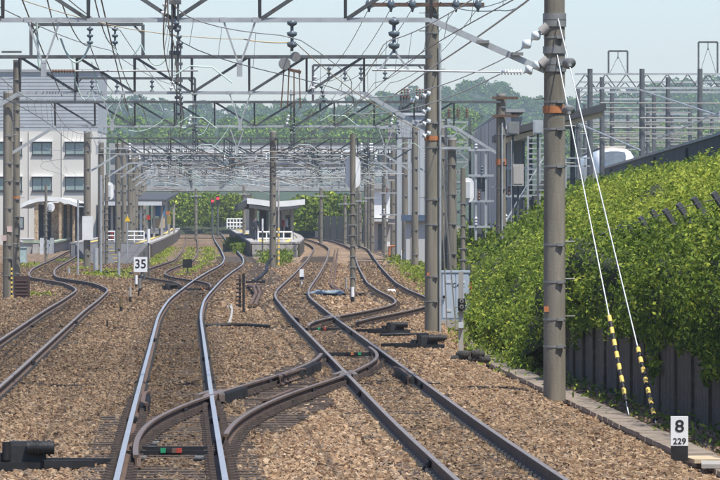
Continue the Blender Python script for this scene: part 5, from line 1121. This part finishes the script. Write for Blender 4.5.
# long left platform with canopy building
def plat(name, label, left_pts, right_pts, ztop, zb=-.35, m_=None):
    """left_pts/right_pts: (d, x) edges of the platform top"""
    t = thing(name, label, 'platform', (right_pts[0][1], right_pts[0][0], zb)); n = len(left_pts); m = MB(); vs = []
    for (dl, xl), (dr, xr) in zip(left_pts, right_pts): vs += [(xl, dl, ztop), (xr, dr, ztop)]
    m.add(vs, [(2 * i, 2 * i + 1, 2 * i + 3, 2 * i + 2) for i in range(n - 1)]); m.build('surface', M_asph if m_ is None else m_, t)
    m = MB(); 
    for pts in (left_pts, right_pts):
        for (da, xa), (db, xb) in zip(pts[:-1], pts[1:]): m.bar((xa, da, (ztop + zb) / 2 - .05), (xb, db, (ztop + zb) / 2 - .05), .25, ztop - zb - .1)
    (dl, xl), (dr, xr) = left_pts[0], right_pts[0]; m.bar((xl, dl - .02, (ztop + zb) / 2 - .05), (xr, dr - .02, (ztop + zb) / 2 - .05), .25, ztop - zb - .1, 1); m.build('side_wall', [M_concw, M_concl], t); 
    for pts, s_ in ((left_pts, 1), (right_pts, -1)):
        m = MB(); q = MB()
        for (da, xa), (db, xb) in zip(pts[:-1], pts[1:]):
            m.bar((xa + s_ * .15, da, ztop + .01), (xb + s_ * .15, db, ztop + .01), .5, .12); q.bar((xa + s_ * .85, da, ztop + .012), (xb + s_ * .85, db, ztop + .012), .3, .02)
        m.build('coping', M_concl, t); q.build('yellow_line', M_yellow, t)
    m = MB(); m.bar((xl, dl + .2, ztop + .012), (xr, dr + .2, ztop + .012), .5, .12); m.build('end_coping', M_concl, t); return t
def edgeR(d): return np.interp(d, [326, 385, 505, 620], [-13.7, -15.2, -18.6, -22.4])
plat('long_platform', 'long curved platform with yellow line left of the siding', [(d, float(edgeR(d)) - 5.2) for d in (330, 385, 445, 505, 620)], [(d, float(edgeR(d))) for d in (326, 385, 445, 505, 620)], .72)
rp = thing('platform_ramp', 'asphalt ramp leading up to the long left platform', 'ramp', (-16, 300, -.35)); m = MB()
m.add([(X(93, 283), 283, -.3), (X(128, 283), 283, -.3), (-13.8, 326.5, .70), (-18.6, 326.5, .70), (X(93, 283), 283, -.5), (X(128, 283), 283, -.5), (-13.8, 326.5, -.5), (-18.6, 326.5, -.5)], [(0, 1, 2, 3), (0, 4, 5, 1), (1, 5, 6, 2), (0, 3, 7, 4)]); m.build('slab', M_asph, rp)
for k in range(5): d = 290 + k * 7; m = MB(); m.box((X(118 - k * 2.0, d), d, -.3 + (d - 283) / 43.5 * 1.0 + .02), (.35, 1.5, .015)); m.build('painted_mark', M_yellow, rp)
def rail_fence(name, label, x0, x1, d, z0, z1, n, bars, m_, r=.045):
    t = thing(name, label, 'fence', ((x0 + x1) / 2, d, z0))
    for k in range(n + 1): x = x0 + (x1 - x0) * k / n; m = MB(); m.tube((x, d, z0), (x, d, z1), r, 8); m.build('post', m_, t)
    for k in range(bars): z = z0 + (z1 - z0) * (k + .6) / (bars - .4); m = MB(); m.tube((x0, d, z), (x1, d, z), r, 8); m.build('bar', m_, t)
    return t
rail_fence('railing', 'white tube railing closing the end of the long platform', X(105, 340), X(144, 340), 340, .72, Z(231.5, 340), 4, 3, M_white)
rail_fence('railing', 'red and white railing piece behind the white railing', X(107, 352), X(122, 352), 352, .72, Z(232.5, 352), 3, 2, M_red, .06)
rail_fence('railing', 'white tube railing at the near end of the island platform', X(258, 338), X(292, 338), 338, .72, Z(232, 338), 4, 2, M_white, .05)
rail_fence('railing', 'white picket railing far behind the island platform', X(227, 620), X(243, 620), 620, .72, Z(219, 620), 5, 3, M_white, .08)
cd = 405.; cb2 = thing('platform_building', 'platform building with wide flat canopy on the long left platform', 'building', (X(140, cd), cd, .72))
m = MB(); m.add([At(100, 199, cd), At(166, 199.5, cd), (X(178, 470), 470, Z(192.5, 470)), (X(104, 470), 470, Z(192.5, 470)), At(100, 202, cd), At(166, 202.5, cd), (X(178, 470), 470, Z(195, 470)), (X(104, 470), 470, Z(195, 470))], [(0, 1, 2, 3), (7, 6, 5, 4), (0, 4, 5, 1), (1, 5, 6, 2), (2, 6, 7, 3), (3, 7, 4, 0)]); m.build('canopy', M_roofd, cb2)
m = MB(); m.b2(X(102, cd), X(162, cd), cd - .15, cd + .1, Z(205.5, cd), Z(201.5, cd)); m.build('fascia', M_galvl, cb2)
for px, dq in ((101, 1), (112, 1), (127, 1), (141, 1), (154, 1), (162, 1), (150, 40), (160, 40), (169, 40), (174, 60)): x = X(px, cd + dq); m = MB(); m.bar((x, cd + dq, .72), (x, cd + dq, Z(201, cd)), .2); m.build('column', M_concl if px != 141 else M_galvl, cb2)
m = MB(); m.b2(X(100, 430), X(135, 430), 430, 440, .72, Z(203, 430)); m.build('waiting_room', mat('dark_blue_grey', (.05, .065, .085), .6), cb2)
for pa, pb, ya, yb, m_ in ((152, 165, 218, 228, M_tan), (117, 127, 214, 232, M_roofd), (136, 146, 210, 214, M_white), (139, 143, 219, 224, M_yellow), (152, 155, 219, 223, M_yellow), (155, 165, 205, 216, mat('sign_blue', (.08, .2, .38), .5)), (167, 171, 216, 224, mat('sign_olive', (.25, .22, .05), .6)), (166, 170, 211, 215, M_orange)):
    m = MB(); m.b2(X(pa, cd + 3), X(pb, cd + 3), cd + 3, cd + 3.15, Z(yb, cd + 3), Z(ya, cd + 3)); m.build('sign_board', m_, cb2)
x_, d_ = X(127.5, 300), 300.; t = thing('warning_sign', 'yellow triangular warning sign on a thin post by the ramp', 'sign', (x_, d_, -.3)); m = MB(); m.tube((x_, d_ + .05, -.3), (x_, d_ + .05, Z(214, d_)), .035, 6); m.build('post', M_galv, t)
s = F / d_; m = MB(); c = Z(219, d_); m.add([(x_ - 2.9 / s, d_, c - 2.4 / s), (x_ + 2.9 / s, d_, c - 2.4 / s), (x_, d_, c + 3.2 / s), (x_ - 2.9 / s, d_ + .03, c - 2.4 / s), (x_ + 2.9 / s, d_ + .03, c - 2.4 / s), (x_, d_ + .03, c + 3.2 / s)], [(0, 1, 2), (3, 5, 4), (0, 3, 4, 1), (1, 4, 5, 2), (2, 5, 3, 0)]); m.build('board', mat('sign_yellow', (.8, .5, .01), .5), t)
for k, (px, y0, y1, w, lab) in enumerate(((78, 200, 276, 2, 'thin grey post left of the ramp pole with white box'), (96, 248, 272, 5, 'pale square post beside the ramp'), (101, 175, 274, 2.5, 'lattice like grey post before the ramp'), (119, 252, 278, 3, 'short grey post at the ramp edge'), (69, 268, 275, 2.5, 'white stub at the far left turnout'))): stick('trackside_post', lab, 'post', px, y0, y1, w, M_galv)

# island platform and canopy
def iL(d): return np.interp(d, [330, 600], [-7.12, -15.6])
def iR(d): return np.interp(d, [330, 400, 490, 600], [-4.1, -4.45, -6.6, -10.4])
plat('island_platform', 'island platform with white canopy between the two main tracks', [(d, float(iL(d))) for d in (330, 380, 430, 490, 590)], [(d, float(iR(d))) for d in (330, 380, 430, 490, 590)], .73, -.35, M_concl)
cd = 372.; ic = thing('island_canopy', 'white gull wing canopy on the island platform', 'canopy', (X(274, cd), cd, .73))
def wing(pts, L_, m_, nm, th=.14):
    m = MB(); dl = L_ * -.028
    for (a, b_), (c, e) in zip(pts[:-1], pts[1:]):
        p0, p1 = At(a, b_, cd), At(c, e, cd); vs = [p0, p1, (p1[0] + dl, cd + L_, p1[2]), (p0[0] + dl, cd + L_, p0[2])]; m.add(vs + [(v[0], v[1], v[2] - th) for v in vs], [(0, 1, 2, 3), (7, 6, 5, 4), (0, 4, 5, 1), (1, 5, 6, 2), (2, 6, 7, 3), (3, 7, 4, 0)])
    return m.build(nm, m_, ic)
wing([(247, 198), (260, 199.5), (274, 201.5), (290, 200.5), (305, 199)], 90, M_roofw, 'roof', .42)
wing([(238, 203.5), (246.5, 200)], 90, M_roofd, 'side_flap', .5); wing([(249, 204.5), (274, 208), (300, 205)], 86, M_roofd, 'soffit', .25)
for k in range(6):
    for px in (256, 268, 281, 293):
        d = cd + 3 + k * 14; x = X(px, cd) - (d - cd) * .028; m = MB(); m.bar((x, d, .73), (x, d, Z(207, cd)), .17); m.build('column', M_concl if px in (256, 293) else M_steel, ic)
for px, w, y0, y1, m_ in ((266, 5, 216, 233, M_roofd), (279, 6, 214, 226, M_glass), (288, 5, 215, 234, M_roofd), (271, 3, 212, 233, M_pwhite)):
    d = cd + 12; m = MB(); m.b2(X(px, d) - w * d / F / 2, X(px, d) + w * d / F / 2, d, d + 1.5, .73 if y1 > 230 else Z(y1, d), Z(y0, d)); m.build('kiosk_panel', m_, ic)
def person(label, px, d, top, bot, m_top, turn=0.):
    x = X(px, d); zf = .75; h = 1.66; t = thing('person', label, 'person', (x, d, zf), 'people waiting on the island platform'); V_ = [(0, 0, .92), (0, 0, 1.15), (0, 0, 1.38), (0, 0, 1.47), (0, 0, 1.60), (-.09, 0, .88), (-.1, .02, .47), (-.1, 0, .06), (-.1, -.1, .03), (.09, 0, .88), (.1, -.03, .47), (.1, 0, .06), (.1, -.1, .03), (-.18, 0, 1.36), (-.23, .02, 1.1), (-.21, -.08, .88), (.18, 0, 1.36), (.23, .02, 1.1), (.21, -.08, .88)]
    E_ = [(0, 1), (1, 2), (2, 3), (3, 4), (0, 5), (5, 6), (6, 7), (7, 8), (0, 9), (9, 10), (10, 11), (11, 12), (2, 13), (13, 14), (14, 15), (2, 16), (16, 17), (17, 18)]
    R_ = [.15, .14, .15, .06, .105, .09, .065, .045, .04, .09, .065, .045, .04, .07, .05, .035, .07, .05, .035]
    me = bpy.data.meshes.new('body'); me.from_pydata(V_, E_, []); o = bpy.data.objects.new('body', me); COL.objects.link(o); md = o.modifiers.new('s', 'SKIN')
    for i, r in enumerate(R_): me.skin_vertices[0].data[i].radius = (r, r * .8)
    me.skin_vertices[0].data[0].use_root = True; o.modifiers.new('u', 'SUBSURF').levels = 1; bpy.context.view_layer.update()
    m2 = bpy.data.meshes.new_from_object(o.evaluated_get(bpy.context.evaluated_depsgraph_get())); bpy.data.objects.remove(o)
    for q in (M_cloth, m_top, M_skin, M_black): m2.materials.append(q)
    for p in m2.polygons:
        z = p.center.z; p.use_smooth = True; p.material_index = 2 if (z > 1.42 and z < 1.62) or (.8 < z < .93 and abs(p.center.x) > .17) else 3 if z >= 1.62 else 1 if z > .9 else 0
    o = bpy.data.objects.new('body', m2); COL.objects.link(o); o.parent = t; o.rotation_euler[2] = turn
person('person in dark clothes standing at the left edge of the island platform', 255.5, 352, 0, 0, M_cloth, .5)
person('person in red top standing before the canopy columns', 281.5, 376, 0, 0, M_clothr, -.4)
person('person in pale top standing right on the island platform', 286.5, 380, 0, 0, M_pwhite, 1.2)
stick('marker_post', 'thin post with red top at the island platform end', 'post', 262.5, 219, 259, 1.6, M_steel, cap=(.7, M_white))
x_, d_, z_ = Gp(278.5, 271, -.3); gp_ = thing('stay_guard', 'yellow striped guard tube right of the island gantry pole', 'stay guard', (x_, d_, z_)); m = MB(); m.tube((x_, d_, z_), (x_, d_, Z(180, d_)), .05, 8); m.build('stay', M_concl, gp_)
for k in range(8): m = MB(); m.tube((x_, d_, z_ + k * .3), (x_, d_, z_ + k * .3 + .15), .065, 8); m.build('stripe', M_yellow, gp_)

# ------------------------------------------------------------------ overbridge station
od = 560.; ob = thing('overbridge', 'long pale station overbridge with window bands crossing the tracks', 'bridge', (X(250, od), od, 0)); xa, xb = X(124, od), X(432, od)
m = MB(); m.b2(xa, xb, od, od + 14, Z(147, od) + .003, Z(142.5, od)); m.build('roof', M_roofd, ob); m = MB(); m.b2(xa - .4, xb + .4, od - .5, od + 14.3, Z(153, od), Z(147, od)); m.build('roof_fascia', M_roofw, ob)
m = MB(); m.b2(xa, xb, od + .2, od + 13.8, Z(187, od), Z(153, od) - .003); m.build('wall', M_pgrey, ob)
m = MB(); m.b2(xa, xb, od - .3, od + 14.1, Z(191, od), Z(187, od) - .003); m.build('floor_beam', M_pgrey, ob)
for k in range(22):
    x0 = xa + .15 + k * (xb - xa - .3) / 22; x1 = x0 + (xb - xa) / 22 - .25
    for (ya, yb, m_) in ((156, 166, M_glass), (170, 176, M_pwhite), (178, 185, M_glass)): m = MB(); m.b2(x0, x1, od + .15, od + .197, Z(yb, od), Z(ya, od)); m.build('window' if m_ is M_glass else 'panel', m_, ob)
for px in (128, 164, 248, 318, 372, 428): m = MB(); m.b2(X(px, od) - .35, X(px, od) + .35, od + 2, od + 3, -.4, Z(193, od) - .003); m.build('column', M_concl, ob)

# ------------------------------------------------------------------ hedges, woods and hills
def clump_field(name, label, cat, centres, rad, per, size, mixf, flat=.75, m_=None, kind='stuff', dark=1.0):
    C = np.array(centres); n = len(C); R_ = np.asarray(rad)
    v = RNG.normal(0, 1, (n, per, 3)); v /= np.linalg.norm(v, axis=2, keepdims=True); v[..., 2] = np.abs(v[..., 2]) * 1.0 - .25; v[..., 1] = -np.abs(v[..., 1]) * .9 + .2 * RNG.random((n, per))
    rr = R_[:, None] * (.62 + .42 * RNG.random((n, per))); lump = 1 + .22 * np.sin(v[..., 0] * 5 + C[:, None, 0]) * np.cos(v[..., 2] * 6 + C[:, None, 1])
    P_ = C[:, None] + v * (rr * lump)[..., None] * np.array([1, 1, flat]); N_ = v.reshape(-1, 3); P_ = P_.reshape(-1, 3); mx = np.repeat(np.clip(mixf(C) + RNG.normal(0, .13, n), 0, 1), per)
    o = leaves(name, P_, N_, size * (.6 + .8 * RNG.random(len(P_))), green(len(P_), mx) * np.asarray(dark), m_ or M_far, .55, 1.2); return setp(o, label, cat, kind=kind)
hc, hr = [], []
for k in range(240):
    px = random.uniform(168, 246) if k < 150 else random.uniform(296, 392); d = random.uniform(640, 690) if k < 150 else random.uniform(520, 580); ytop = (196 + 26 * random.random() ** 1.2) if k < 150 else (197 + 30 * random.random()); hc.append(At(px, ytop + 2, d)); hr.append(random.uniform(.8, 1.7))
clump_field('hedge', 'bright green hedge bank closing the view beyond the platforms', 'hedge', hc, hr, 130, .34, lambda C: .42 + .25 * (C[:, 2] - 2) / 4)
for nm, lab, p0, p1, d, yt in (('hedge_bank', 'earth bank under the far hedge on the left', 160, 250, 694, 203), ('hedge_bank', 'earth bank under the far hedge on the right', 290, 396, 584, 203)):
    m = MB(); m.add([(X(p0, d), d - 14, -.6), (X(p1, d), d - 14, -.6), (X(p1, d), d, Z(yt, d)), (X(p0, d), d, Z(yt, d)), (X(p0, d), d + 8, -.6), (X(p1, d), d + 8, -.6)], [(0, 1, 2, 3), (3, 2, 5, 4), (0, 3, 4), (1, 5, 2)]); setp(m.build(nm, M_soil, None, (0, d, 0)), lab, 'bank', kind='structure')
dk = thing('dark_fence', 'dark mesh fence before the hedge right of the island platform', 'fence', (X(340, 512), 512, -.4))
for k in range(8): x0 = X(318 + k * 6.4, 512); m = MB(); m.b2(x0, x0 + .6, 512, 512.1, -.4, Z(216, 512)); m.build('panel', M_darkwall, dk)
SKY_X = [-200, 60, 100, 150, 185, 215, 250, 300, 345, 380, 430, 455, 480, 505, 530, 560, 620, 680, 740, 1000]; SKY_Y = [95, 98, 99, 97, 103, 107, 103, 99, 101, 94, 88, 82, 81, 87, 93, 97, 88, 78, 76, 80]
def hill(name, label, d0, d1, fn, seed):
    xs = np.linspace(-260, 1000, 120); rows = np.linspace(0, 1, 8); V = []
    for r in rows:
        d = d0 + (d1 - d0) * r
        for px in xs: V.append((X(px, d1), d, (fn(px) + 4 - HY) * -d1 / F * (r ** .75) - 1 * (1 - r) + (H if r > 0 else 0) - 3))
    n = len(xs); idx = np.arange(len(V)).reshape(-1, n); fc = np.stack([idx[:-1, :-1], idx[:-1, 1:], idx[1:, 1:], idx[1:, :-1]], -1).reshape(-1, 4); setp(link_mesh(name, np_mesh(name, np.array(V), fc, M_hill, None, True)), kind='structure')
hill('hills', '', 2050, 2500, lambda px: float(np.interp(px, SKY_X, SKY_Y)), 1)
hc, hr = [], []
for k in range(1700):
    px = random.uniform(60, 735); f = random.random() ** .8; sk = float(np.interp(px, SKY_X, SKY_Y)) + 3 * math.sin(px * .21) + 1.5 * math.sin(px * .57 + 1); r = .25 + .75 * (1 - f)
    d = 2500 - 430 * f; hc.append(At(px, sk + 3 + f * 60, d)); hr.append(random.uniform(2.6, 5.2))
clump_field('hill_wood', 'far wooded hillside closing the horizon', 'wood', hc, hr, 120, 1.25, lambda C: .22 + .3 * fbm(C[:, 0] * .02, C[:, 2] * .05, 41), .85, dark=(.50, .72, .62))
SKY2X = [-200, 90, 120, 160, 200, 240, 300, 340, 400, 440, 470, 500, 560, 740]; SKY2Y = [125, 118, 116, 122, 128, 122, 117, 121, 116, 112, 112, 125, 128, 128]
hc, hr = [], []
for k in range(420):
    px = random.uniform(80, 730); f = random.random(); hc.append(At(px, float(np.interp(px, SKY2X, SKY2Y)) + 3 * math.sin(px * .3) + f * 34, 1450 - 150 * f)); hr.append(random.uniform(1.8, 3.6))
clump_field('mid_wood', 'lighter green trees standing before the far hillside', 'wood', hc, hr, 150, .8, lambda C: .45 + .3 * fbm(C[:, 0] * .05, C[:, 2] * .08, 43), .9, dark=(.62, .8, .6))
hill('wood_ground', '', 1250, 1462, lambda px: float(np.interp(px, SKY2X, SKY2Y)) + 3, 2)

# ------------------------------------------------------------------ haze
hz = MB(); hz.b2(-420, 420, -60, 2620, -3.5, 90); ho = hz.build('haze', mat('haze_tmp', (1, 1, 1)), None)
hm = bpy.data.materials.new('haze_air'); hm.use_nodes = True; t = hm.node_tree; t.nodes.clear(); ou = t.nodes.new('ShaderNodeOutputMaterial'); pv = t.nodes.new('ShaderNodeVolumePrincipled')
pv.inputs['Color'].default_value = (.72, .87, 1.0, 1); pv.inputs['Density'].default_value = 0.00015; pv.inputs['Anisotropy'].default_value = 0.1; t.links.new(pv.outputs[0], ou.inputs['Volume'])
ho.data.materials.clear(); ho.data.materials.append(hm); setp(ho, 'thin summer haze over the whole scene', 'haze', kind='stuff'); ho.display_type = 'WIRE'
